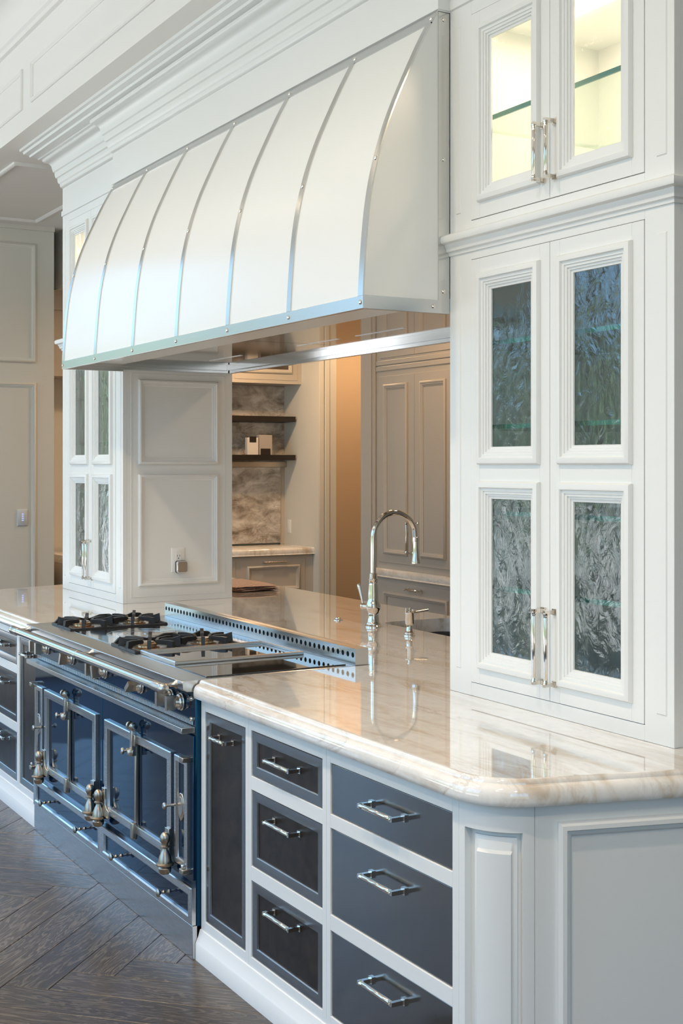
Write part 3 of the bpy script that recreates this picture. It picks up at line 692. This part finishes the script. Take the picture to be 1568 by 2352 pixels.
# ------------------------------------------------------------------ hood
HX0, HX1 = XL1+.001, XR0-.002
hd = thing('range_hood', ((HX0+HX1)/2, .45, 2.13), 'curved cream range hood with brushed steel ribs and rivets above the cooker', 'range hood')
raw = [(.288, 2.168), (.2905, 2.23), (.296, 2.30), (.304, 2.40), (.318, 2.50), (.340, 2.595), (.369, 2.69), (.403, 2.775), (.438, 2.85), (.481, 2.94), (.520, 3.018), (.563, 3.088)]
def hoody(z):
    for (y0, z0), (y1, z1) in zip(raw, raw[1:]):
        if z <= z1: return y0+(y1-y0)*(z-z0)/(z1-z0)
    return raw[-1][0]
def smooth_y(z):
    w = .05; return sum(hoody(min(3.088, max(2.168, z+d*w))) for d in (-1, -.5, 0, .5, 1))/5 if 2.168+w < z < 3.088-w else hoody(z)
ZS = [2.168+(3.088-2.168)*i/40 for i in range(41)]
CUR = [(smooth_y(z), z) for z in ZS]
def curve_strip(x0, x1, z0, z1, out, back=.0):          # steel strip lying on the curve
    pts = [(smooth_y(z), z) for z in [z0+(z1-z0)*i/32 for i in range(33)]]
    m = MB(); n = len(pts); vs = []
    for x in (x0, x1):
        for o_ in (-back, out):
            for i, (y, z) in enumerate(pts):
                a = Vector(pts[max(0, i-1)]); b_ = Vector(pts[min(n-1, i+1)]); t_ = (b_-a).normalized(); nn_ = Vector((-t_.y, t_.x))
                vs.append((x, y+nn_.x*o_, z+nn_.y*o_))
    fs = []
    for i in range(n-1):
        for a, b_ in ((0, 1), (1, 3), (3, 2), (2, 0)): fs.append((a*n+i, a*n+i+1, b_*n+i+1, b_*n+i))
    fs += [(0, n, 3*n, 2*n), (n-1, 2*n-1, 4*n-1, 3*n-1)]
    return m.add(vs, fs)
poly = CUR+[(.5625, 3.088), (.606, 3.088), (.606, 2.168)]
m = MB().prism(CUR+[(.606, 3.088), (.606, 2.168)], lambda p: (HX0+.001, p[0], p[1]), lambda p: (HX1-.001, p[0], p[1]))
m.build('shell', CREAM, hd)
# bottom band: front and two ends, open below
m = MB(); bt = .004
m.box(HX0, HX1, .284, .300, 2.130, 2.170); m.box(HX1-.014, HX1, .300, .606, 2.130, 2.170); m.box(HX0, HX0+.014, .300, .606, 2.130, 2.170)
m.build('bottom_band', STEEL, hd, bev=.001, smooth=False)
RS = (HX1-HX0)/6; RW = .029
rxs = [HX0+RW/2]+[HX0+RS*i for i in range(1, 6)]+[HX1-RW/2]
for x in rxs: curve_strip(x-RW/2, x+RW/2, 2.170, 3.050, .004, .001).build('rib', STEELV, hd)
curve_strip(HX0, HX1, 3.046, 3.088, .004, .001).build('top_strip', STEEL, hd)
# right-hand end trims
XE = HX1
MB().box(XE-.001, XE+.0015, .563, .605, 2.131, 3.087).build('end_strip', STEELV, hd, smooth=False)
MB().box(XE-.001, XE+.0015, .286, .563, 2.131, 2.172).build('end_band', STEEL, hd, smooth=False)
RIV = MB().lathe([(.0075, 0), (.007, .0025), (.005, .004), (.0025, .0048)], (0, 0, 0), (0, -1, 0), 12).mesh('rivet'); RIV.materials.append(NICKEL)
RIVX = MB().lathe([(.0075, 0), (.007, .0025), (.005, .004), (.0025, .0048)], (0, 0, 0), (1, 0, 0), 12).mesh('rivet'); RIVX.materials.append(NICKEL)
for i, x in enumerate(rxs):
    link('rivet', RIV, None, hd, loc=(x, .284, 2.150))
    link('rivet', RIV, None, hd, loc=(x, smooth_y(2.60)-.004, 2.60))
    link('rivet', RIV, None, hd, loc=(x, smooth_y(3.068)-.005, 3.067))
for z in (2.20, 2.62, 3.065): link('rivet', RIVX, None, hd, loc=(XE+.0015, .584, z))
link('rivet', RIVX, None, hd, loc=(XE+.0015, .545, 2.151))
# polished lining under the hood
LZ = 2.170
m = MB()
for a, b_ in ((HX0+.02, -.90), (-.895, HX1-.02)): m.box(a, b_, .305, 1.185, LZ, LZ+.01)
lin = m.build('lining', MIRROR, hd, smooth=False)
m = MB().box(HX0, HX1, 1.200, 1.222, 2.140, 2.180).box(HX0, HX1, 1.185, 1.200, 2.154, 2.180)
m.build('rear_rail', brushed('bright_rail_steel', (.70, .71, .72), .12), hd, bev=.001, smooth=False)
MB().box(HX0, HX0+.014, .607, 1.196, 2.140, 2.180).box(HX0+.014, HX0+.022, .305, 1.185, 2.154, 2.180).build('end_rail', STEEL, hd, bev=.001, smooth=False)
MB().box(HX1-.014, HX1, .607, 1.196, 2.140, 2.180).build('end_rail', STEEL, hd, bev=.001, smooth=False)
for a in (-1.93, -1.0, -.50, .18):
    MB().box(a, a+.36, .905, .917, LZ-.0015, LZ-.0002).build('light_slot', mat('slot_light_lens', (.85, .87, .9), .2), hd, smooth=False)

# ------------------------------------------------------------------ cooker
KX0, KX1 = -1.770, .022
ck = thing('range_cooker', (XM, .3, 0), 'gloss black double-oven range cooker, blue sky reflection tinted into its enamel, with steel trim between the base cabinets', 'cooker')
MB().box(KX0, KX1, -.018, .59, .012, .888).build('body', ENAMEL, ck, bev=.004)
MB().box(KX0, KX1, -.030, .0, .0, .112).build('kick_plate', STEEL, ck, bev=.0015)
# hob plate with a deep bevelled front
m = MB(); pf = [(-.062, .932), (-.066, .929), (-.066, .903), (-.050, .894), (.02, .890), (.655, .890), (.655, .932)]
m.prism(pf, lambda p: (KX0, p[0], p[1]), lambda p: (KX1, p[0], p[1]))
hob = m.build('hob_plate', STEEL, ck, bev=.0015)
# back guard with a row of vent holes
BG = MB(); nh = 50; bx0, bx1 = KX0+.004, KX1-.002; pitch = (bx1-bx0)/nh; bz0, bz1, by = .9325, .992, .600; ns = 12
for i in range(nh):
    cx_ = bx0+pitch*(i+.5); cz_ = .968; vs = []; rad = .0098
    for k in range(ns):
        a = 2*PI*k/ns+PI/4; vs.append((cx_+rad*math.cos(a), by, cz_+rad*math.sin(a)))
    for k in range(ns):
        a = 2*PI*k/ns+PI/4; ca, sa = math.cos(a), math.sin(a); q = max(abs(ca), abs(sa)); dx, dz = ca/q, sa/q
        vs.append((cx_+dx*pitch/2, by, (cz_+dz*(bz1-cz_)) if dz > 0 else (cz_+dz*(cz_-bz0))))
    for k in range(ns): vs.append((vs[k][0], by+.003, vs[k][2]))
    BG.add(vs, [(k, (k+1) % ns, ns+(k+1) % ns, ns+k) for k in range(ns)]+[(k, (k+1) % ns, 2*ns+(k+1) % ns, 2*ns+k) for k in range(ns)])
BG.add([(bx0, by, bz1), (bx1, by, bz1), (bx1, .654, bz1), (bx0, .654, bz1)], [(0, 1, 2, 3)])
for x in (bx0, bx1): BG.add([(x, by, bz0), (x, .654, bz0), (x, .654, bz1), (x, by, bz1)], [(0, 1, 2, 3)])
BG.add([(bx0, .654, bz0), (bx1, .654, bz0), (bx1, .654, bz1), (bx0, .654, bz1)], [(0, 1, 2, 3)])
bg = BG.build('back_guard', STEEL, ck, smooth=False)
MB().box(bx0+.003, bx1-.003, by+.02, .650, bz0, bz1-.004).build('vent_duct', SLOTM, bg, smooth=False)
# towel rail
rl = MB().lathe([(.004, -.905), (.013, -.902), (.0175, -.893), (.0185, -.880), (.0165, -.866), (.0172, -.864), (.0172, -.80), (.0155, -.798), (.0155, -.012), (.0172, -.010), (.0172, .010), (.0155, .012), (.0155, .798), (.0172, .80), (.0172, .864), (.0165, .866), (.0185, .880), (.0175, .893), (.013, .902), (.004, .905)], (XM, -.130, .912), (1, 0, 0), 16).build('towel_rail', SATNIC, ck)
for x in (-1.715, XM, -.033):
    MB().lathe([(.016, 0), (.012, .006), (.0075, .012), (.0065, .03), (.008, .052), (.010, .06)], (x, -.066, .914), (0, -1, 0), 12).build('bracket', SATNIC, rl)
# control panel ledge with a fine vent comb above it
MB().box(KX0+.004, KX1-.004, -.068, -.018, .755, .775).build('ledge', STEEL, ck, bev=.002)
m = MB()
for i in range(150):
    x = KX0+.02+i*(KX1-KX0-.04)/149; m.box(x-.0028, x+.0028, -.022, -.018, .779, .796)
m.build('vent_comb', STEEL, ck, smooth=False)
KN = MB().lathe([(.028, 0), (.030, .003), (.030, .006), (.027, .008), (.0265, .014), (.021, .018), (.019, .026), (.018, .030)], (0, 0, 0), (0, -1, 0), 20)
KN.box(-.009, .009, -.060, -.026, -.024, .024); KNOB = KN.mesh('knob'); KNOB.materials.append(SATNIC)
for x, rz in ((-1.685, 0), (-1.600, 0), (-1.255, .4), (-.925, 0), (-.855, -.3), (-.470, .9), (-.185, 0), (-.095, 0)):
    link('knob', KNOB, None, ck, loc=(x, -.018, .842), rot=(0, rz, 0))
SCR = MB().lathe([(.006, 0), (.0055, .003), (.008, .006), (.008, .011), (.005, .015)], (0, 0, 0), (0, -1, 0), 12).mesh('screw'); SCR.materials.append(CHROME)
for x, z in ((KX1-.018, .868), (KX1-.018, .800), (-.99, .802), (-.965, .800), (KX0+.018, .868), (KX0+.018, .800)): link('screw', SCR, None, ck, loc=(x, -.018, z))

# oven doors
BAR = [(0, 0), (0, .014), (.003, .018), (.027, .022), (.032, .020), (.034, .0), ]
KP = [(.0045, 0), (.0055, .006), (.004, .012), (.004, .02), (.007, .024), (.012, .027), (.0135, .031), (.011, .035), (.004, .037)]
def finial():                                            # turned hinge finial, z measured from its foot
    return [(0.0053, 0), (0.0158, 0.003), (0.0211, 0.01), (0.0231, 0.022), (0.0185, 0.029), (0.031, 0.033), (0.0323, 0.037), (0.0238, 0.041), (0.0231, 0.047), (0.0198, 0.062), (0.0139, 0.076), (0.0099, 0.084), (0.0092, 0.09), (0.0165, 0.094), (0.0165, 0.098), (0.0106, 0.101), (0.0112, 0.105), (0.0165, 0.114), (0.0178, 0.124), (0.0158, 0.134), (0.0099, 0.142), (0.0026, 0.146)]
def oven(x0, x1, side):
    z0, z1 = .262, .735
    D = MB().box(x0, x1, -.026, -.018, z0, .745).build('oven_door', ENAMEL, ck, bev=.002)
    t0, t1 = x0+.10+(.075 if side < 0 else 0), x1-.10-(.075 if side > 0 else 0)
    t0, t1 = (-1.597, -.925) if side < 0 else (-.820, -.150)
    P = PF(-.026)
    BARS = [(0, 0), (0, .010), (.003, .013), (.026, .015), (.031, .012), (.033, 0)]
    MB().ring(P, t0, t1, .298, .661, BARS).build('frame_trim', STEEL, D)
    cx_ = (t0+t1)/2
    MB().pbox(P, cx_-.008, cx_+.008, .31, .64, .0, .014).build('centre_bar', BRONZE, D, bev=.003)
    m = MB().pbox(P, cx_-.024, cx_+.024, .622, .664, .010, .024).pbox(P, cx_-.011, cx_+.011, .585, .690, .012, .030)
    m.build('latch', SATNIC, D, bev=.002)
    for s_ in (-1, 1): MB().lathe([(.014, 0), (.016, .003), (.016, .007), (.012, .010)], (cx_+s_*.012-s_*.0, -.052, .694), (s_, 0, 0), 14).build('latch_roller', SATNIC, D)
    MB().tube([(cx_-.010, -.05, .606), (cx_-.02, -.065, .606)], .006, 8).lathe(KP, (cx_-.004, -.054, .604), (-.25, -1, 0), 14).lathe(KP, (cx_+.008, -.050, .604), (.8, -.6, 0), 14).build('latch_knob', SATNIC, D)
    MB().pbox(P, cx_-.014, cx_+.014, .280, .340, .008, .028).build('lower_catch', BRONZE, D, bev=.004)
    for bxx, sg in ((t0, 1), (t1, -1)):
        pl = [(0, 0), (.075, 0), (.075, .030), (.052, .036), (.038, .05), (.034, .072), (.034, .110), (0, .110)]
        m = MB().prism(pl, lambda p: P(bxx+sg*(p[0]-.004), .288+p[1], .012), lambda p: P(bxx+sg*(p[0]-.004), .288+p[1], .021))
        br = m.build('hinge_bracket', SATNIC, D, bev=.0015)
        MB().lathe(finial(), (bxx-sg*.004, -.060, .245), seg=16).build('finial', BRONZE, br)
oven(-1.768, XM-.003, -1); oven(XM+.003, .020, 1)
# narrow framed side panels with crest badges
for x0, x1, sg in ((-1.739, -1.630, -1), (-.118, -.009, 1)):
    P = PF(-.026)
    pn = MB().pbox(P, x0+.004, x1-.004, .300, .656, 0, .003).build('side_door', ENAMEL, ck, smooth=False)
    MB().ring(P, x0, x1, .293, .661, [(0, 0), (0, .010), (.003, .013), (.018, .014), (.021, .010), (.022, .003)]).build('frame_trim', STEEL, pn)
    cx_ = (x0+x1)/2; hx = x1 if sg > 0 else x0
    sh = [(-.024, .012), (-.024, .030), (-.018, .043), (-.007, .050), (.007, .050), (.018, .043), (.024, .030), (.024, -.010), (.020, -.026), (.010, -.036), (0, -.045), (-.010, -.036), (-.020, -.026), (-.024, -.010)]
    bd = MB().prism(sh, lambda p: P(cx_+p[0], .488+p[1], .003), lambda p: P(cx_+p[0], .488+p[1], .011)).build('crest_badge', NICKEL, pn, bev=.0015)
    MB().prism([(a*.72, b_*.72) for a, b_ in sh], lambda p: P(cx_+p[0], .490+p[1], .011), lambda p: P(cx_+p[0], .490+p[1], .0125)).build('crest_relief', SATNIC, bd, bev=.001)
    kx = x0-.004 if sg > 0 else x1+.004
    MB().lathe([(.006, 0), (.0045, .01), (.004, .02), (.006, .028), (.0115, .032), (.012, .036), (.008, .040)], (kx+.006*sg, -.040, .488), (0, -1, 0), 14).build('door_knob', SATNIC, pn)
    for zz in (.287, .662):
        MB().box(hx-.026, hx+.006, -.056, -.018, zz-.009, zz+.009).build('corner_hinge', BRONZE, pn, bev=.003)
    MB().lathe([(.004, 0), (.006, .003), (.006, .008), (.003, .012)], (hx-.016, -.046, .297), seg=10).build('hinge_pin', CHROME, pn)
# storage drawers
for x0, x1 in ((KX0+.001, XM-.002), (XM+.002, KX1-.001)):
    P = PF(-.018)
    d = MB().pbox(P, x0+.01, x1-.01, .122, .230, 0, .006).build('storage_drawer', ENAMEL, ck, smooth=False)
    MB().ring(P, x0, x1, .114, .238, [(0, 0), (0, .014), (.003, .017), (.024, .018), (.029, .014), (.030, .006)]).build('frame_trim', STEEL, d)
    for fr_ in (.235, .765):
        MB().lathe([(.005, 0), (.0065, .004), (.004, .010), (.0045, .018), (.007, .024), (.0045, .029), (.005, .034), (.0135, .041), (.0145, .045), (.010, .049), (.003, .051)], (x0+(x1-x0)*fr_, -.024, .170), (0, -1, 0), 14).build('drawer_knob', BRONZE, d)
# hob fittings
HZ = .932
def grate(cx_, y0, y1):
    G = MB(); w = .275
    pr1 = [(y0, .0005), (y0+.03, .030), (y0+.10, .034), (y0+.15, .022), (y0+.18, .022), (y0+.225, .036), (y0+.27, .036), (y0+.30, .022), (y0+.34, .022), (y0+.38, .036), (y1-.03, .032), (y1, .0005)]
    G.prism(pr1, lambda p: (cx_-.134, p[0], HZ+p[1]), lambda p: (cx_-.120, p[0], HZ+p[1]))
    G.box(cx_+.122, cx_+.134, y0, y1, HZ+.0005, HZ+.010)
    for y in (y0, (y0+y1)/2-.006, y1-.012): G.box(cx_-.128, cx_+.128, y, y+.012, HZ+.0005, HZ+.012)
    g_ = G.build('grate', IRON, ck, bev=.002, smooth=False)
    Fm = MB()
    for cy_ in (y0+(y1-y0)*.25, y0+(y1-y0)*.75):
        for k in range(8):
            a = PI/8+k*PI/4; ca, sa = math.cos(a), math.sin(a); reach = min(.125/max(.01, abs(ca)), (y1-y0)/4/max(.01, abs(sa)))
            r0_, r1_ = .035, reach
            pr2 = [(r0_, .026), (r0_+.012, .036), (r1_-.030, .038), (r1_-.004, .046 if k % 2 else .036), (r1_, .008), (r1_-.02, .008), (r1_-.032, .020), (r0_+.012, .020)]
            tx, ty = -sa*.007, ca*.007
            Fm.prism(pr2, lambda p: (cx_+ca*p[0]+tx, cy_+sa*p[0]+ty, HZ+p[1]), lambda p: (cx_+ca*p[0]-tx, cy_+sa*p[0]-ty, HZ+p[1]))
    Fm.build('grate_fingers', IRON, g_, smooth=False)
    for cy_ in (y0+(y1-y0)*.22, y0+(y1-y0)*.76):
        b_ = MB().lathe([(.052, 0), (.052, .003), (.040, .006), (.039, .012), (.044, .013), (.044, .019), (.040, .0215), (.010, .0225)], (cx_, cy_, HZ+.0005), seg=24).build('burner', BRASS, ck)
        MB().lathe([(.030, 0), (.030, .003), (.012, .005)], (cx_, cy_, HZ+.0230), seg=20).build('burner_cap', mat('satin_burner_cap', (.70, .62, .52), .3, 1.0), b_)
grate(-1.545, .020, .470); grate(-.775, .020, .470)
ft = MB().box(-1.395, -.930, .030, .510, HZ+.0002, HZ+.0035).build('simmer_plate', GRIDDLE, ck, bev=.001)
m = MB()
for r_ in (.165, .120, .085): m.lathe([(r_-.0012, 0), (r_-.0012, .0012), (r_+.0012, .0012), (r_+.0012, 0)], (-1.16, .27, HZ+.0034), seg=48, cap=False)
m.lathe([(.011, 0), (.011, .003), (.004, .004)], (-1.16, .27, HZ+.0034), seg=14); m.build('plate_rings', STEEL, ft)
# raised griddle tray and black glass hob
tr = MB().box(-.625, -.285, .035, .555, HZ+.0002, HZ+.004).build('griddle_tray', GRIDDLE, ck, bev=.001)
MB().ring(lambda a, b_, h: (a, b_, HZ+.004+h), -.625, -.285, .035, .555, [(0, 0), (0, .010), (.003, .013), (.009, .013), (.012, .010), (.012, 0)]).build('tray_rim', STEEL, tr)
MB().box(-.611, -.299, .049, .541, HZ+.0042, HZ+.0065).build('griddle_plate', BLKGLASS, tr, smooth=False)
gh = MB().box(-.270, -.004, .030, .575, HZ+.0002, HZ+.0045).build('glass_hob', BLKGLASS, ck, bev=.001)

# ------------------------------------------------------------------ scullery
sc = thing('scullery_base_cabinet', (-6.2, 3.0, 0), 'beige base cabinet with panelled drawers under the niche worktop', 'cabinet')
XN = -5.93
MB().box(-6.49, XN, 1.45, YS-.002, 0, .871).build('body', SCUL, sc, smooth=False)
for y0, y1 in ((2.985, 3.60), (2.33, 2.935), (1.68, 2.28)):
    d = MB().pbox(PX(XN), y0, y1, .52, .842, .0005, .004).build('drawer', SCUL, sc, bev=.002, smooth=False)
    MB().ring(PX(XN+.004), y0+.055, y1-.055, .52+.05, .842-.055, PMOULD).build('panel_moulding', SCUL, d)
    pm = MB(); yc = (y0+y1)/2
    pm.lathe([(.005, -.115), (.006, -.11), (.006, .11), (.005, .115)], (XN+.036, yc, .817), (0, 1, 0), 10)
    for s_ in (-1, 1): pm.lathe([(.008, 0), (.005, .004), (.005, .032)], (XN+.004, yc+s_*.10, .817), (1, 0, 0), 10)
    pm.build('pull', BRASS if False else SATNIC, d)
wk = MB().sweep([(XN+.03, 1.45), (XN+.03, YS-.001)], [(0, .885), (.004, .876), (-.02, .872), (-.57, .872), (-.57, .932), (-.012, .932), (-.004, .926), (.002, .915), (0, .885)]).build('scullery_worktop', STONE)
tag(wk, 'cream stone worktop below the shelves in the niche', 'worktop')
bs = thing('marble_backsplash', (-6.48, 3.2, .933), 'veined grey-brown marble slab behind the niche shelves', 'backsplash')
MB().box(-6.499, -6.476, 1.9, YS-.001, 1.66, 2.36).build('upper_slab', MARBLE, bs, smooth=False)
MB().box(-6.499, -6.452, 1.9, 3.632, .945, 1.628).build('lower_slab', MARBLE, bs, bev=.002, smooth=False)
MB().box(-6.499, -6.470, 3.636, YS-.001, .933, 1.628).build('edge_trim', SCUL, bs, smooth=False)
MB().box(-6.49, -6.425, 1.9, 3.676, 1.630, 1.676).build('light_rail', brushed('warm_steel_rail', (.62, .52, .42), .3), bs)
for z, lab in ((2.028, 'dark wood upper shelf in the marble niche'), (1.687, 'dark wood lower shelf in the marble niche, holding two small blocks')):
    s_ = MB().prism([(-6.474, 0), (-6.222, .004), (-6.215, .05), (-6.474, .05)], lambda p: (p[0], 1.95, z+p[1]), lambda p: (p[0], YS-.02, z+p[1])).build('niche_shelf', DARKWOOD); tag(s_, lab, 'shelf', 'niche shelves')
ACR = mat('frosted_acrylic', (.72, .68, .62), .25)
b1 = thing('white_block', (-6.24, 3.24, 1.737), 'narrow pale block with a dark square at its top, on the lower shelf', 'ornament')
MB().box(-6.27, -6.222, 3.188, 3.294, 1.7372, 1.888).build('block', ACR, b1, bev=.002); MB().box(-6.2215, -6.2185, 3.208, 3.272, 1.848, 1.898).build('dark_square', DARKWOOD, b1, smooth=False)
b2 = thing('grey_block', (-6.24, 3.37, 1.737), 'wider grey block with a dark square at its base, on the lower shelf', 'ornament')
MB().box(-6.28, -6.226, 3.306, 3.432, 1.7372, 1.912).build('block', mat('smoked_acrylic', (.45, .40, .36), .15), b2, bev=.002); MB().box(-6.2255, -6.2215, 3.318, 3.412, 1.7375, 1.792).build('dark_square', DARKWOOD, b2, smooth=False)
uc = thing('scullery_wall_cabinet', (-6.3, 2.6, 2.36), 'beige wall cabinet with framed doors above the niche shelves', 'cabinet')
MB().box(-6.499, -6.146, 1.38, YS-.001, 2.362, 3.05).build('body', SCUL, uc, smooth=False)
for y0, y1 in ((3.03, 3.64), (2.38, 3.01), (1.74, 2.36)):
    d = MB().pbox(PX(-6.146), y0, y1, 2.393, 3.02, .0005, .004).build('door', SCUL, uc, bev=.002, smooth=False)
    MB().ring(PX(-6.142), y0+.055, y1-.055, 2.45, 2.96, PMOULD).build('panel_moulding', SCUL, d)
    MB().pbox(PX(-6.142), y0+.092, y1-.092, 2.487, 2.923, .0, .001).build('pane', mat('smoked_pane', (.10, .08, .06), .08), d, smooth=False)
MB().box(-6.146, -6.12, 1.38, 1.72, 3.09-.2, 2.905).build('rail_moulding', SCUL, uc, smooth=False)
on = MB().ring(PF(YS), -6.41, -6.34, 1.035, 1.155, [(0, 0), (.001, .004), (.004, .006)], cap=True).build('switch_plate', WHITEPL); tag(on, 'pale switch plate on the niche side wall', 'switch')
# tall cabinet and sideboard on the rear wall
YR = 3.0
tb = thing('scullery_tall_cabinet', (-2.8, YR+.3, .94), 'greige tall double-door cabinet standing on the rear worktop', 'cabinet')
MB().box(-3.755, -.6, YR, 3.6, .9325, 3.04).build('body', SCUL, tb, smooth=False)
for i, (x0, x1) in enumerate(((-3.718, -3.268), (-3.264, -2.812), (-2.74, -2.29), (-2.286, -1.84))):
    d = MB().pbox(PF(YR), x0, x1, .975, 2.263, .0005, .006).build('door', SCUL, tb, bev=.002, smooth=False)
    MB().ring(PF(YR-.006), x0+.075, x1-.075, 1.035, 2.205, PMOULD).build('panel_moulding', SCUL, d)
    px = x1-.04 if i % 2 == 0 else x0+.04
    link('pull', PULL_T, None, d, loc=(px, YR-.006, 1.16))
for z in (2.300, 2.340): MB().box(-3.755, -.6, YR-.008, YR, z, z+.034).build('rail_moulding', SCUL, tb, bev=.004)
for i, (x0, x1) in enumerate(((-3.70, -3.268), (-3.264, -2.812))): MB().pbox(PF(YR), x0, x1, 2.39, 3.0, .0005, .006).build('upper_door', SCUL, tb, bev=.002, smooth=False)
MB().box(-3.955, -3.760, YR-.012, YR+.6, 0, 3.04).box(-3.905, -3.80, YR-.020, YR-.012, 0, 3.04).build('end_casing', SCUL, tb, bev=.003)
sb = thing('scullery_sideboard', (-2.4, YR, 0), 'greige base unit with framed drawers below the rear worktop', 'cabinet')
MB().box(-3.755, -.6, YR+.0, 3.6, 0, .871).build('body', SCUL, sb, smooth=False)
for x0, x1 in ((-3.707, -2.80), (-2.74, -1.84)):
    d = MB().pbox(PF(YR), x0, x1, .46, .846, .0005, .006).build('drawer', SCUL, sb, bev=.002, smooth=False)
    MB().ring(PF(YR-.006), x0+.065, x1-.065, .52, .775, PMOULD).build('panel_moulding', SCUL, d)
    link('pull', PULL_W, None, d, loc=((x0+x1)/2, YR-.006, .812))
rw = MB().sweep([(-3.757, YR-.03), (-.6, YR-.03)], [(0, .885), (.004, .876), (-.02, .872), (-.62, .872), (-.62, .932), (-.012, .932), (-.004, .926), (.002, .915), (0, .885)]).build('rear_worktop', STONE)
tag(rw, 'thick cream stone worktop edge below the rear double doors', 'worktop')
# keypad switch on the far wall
kp = thing('keypad_switch', (XF, 1.11, 1.24), 'white keypad switch with blue lights on the far panelled wall', 'switch')
MB().ring(PX(XF), 1.070, 1.150, 1.178, 1.304, [(0, 0), (.001, .007), (.005, .010)], cap=True).build('plate', GREYPL, kp)
for z in (1.27, 1.254, 1.238, 1.222): MB().pbox(PX(XF), 1.103, 1.117, z-.003, z+.003, .010, .0106).build('indicator', LEDBLUE, kp, smooth=False)

for o in ROOTS: del o['_w']
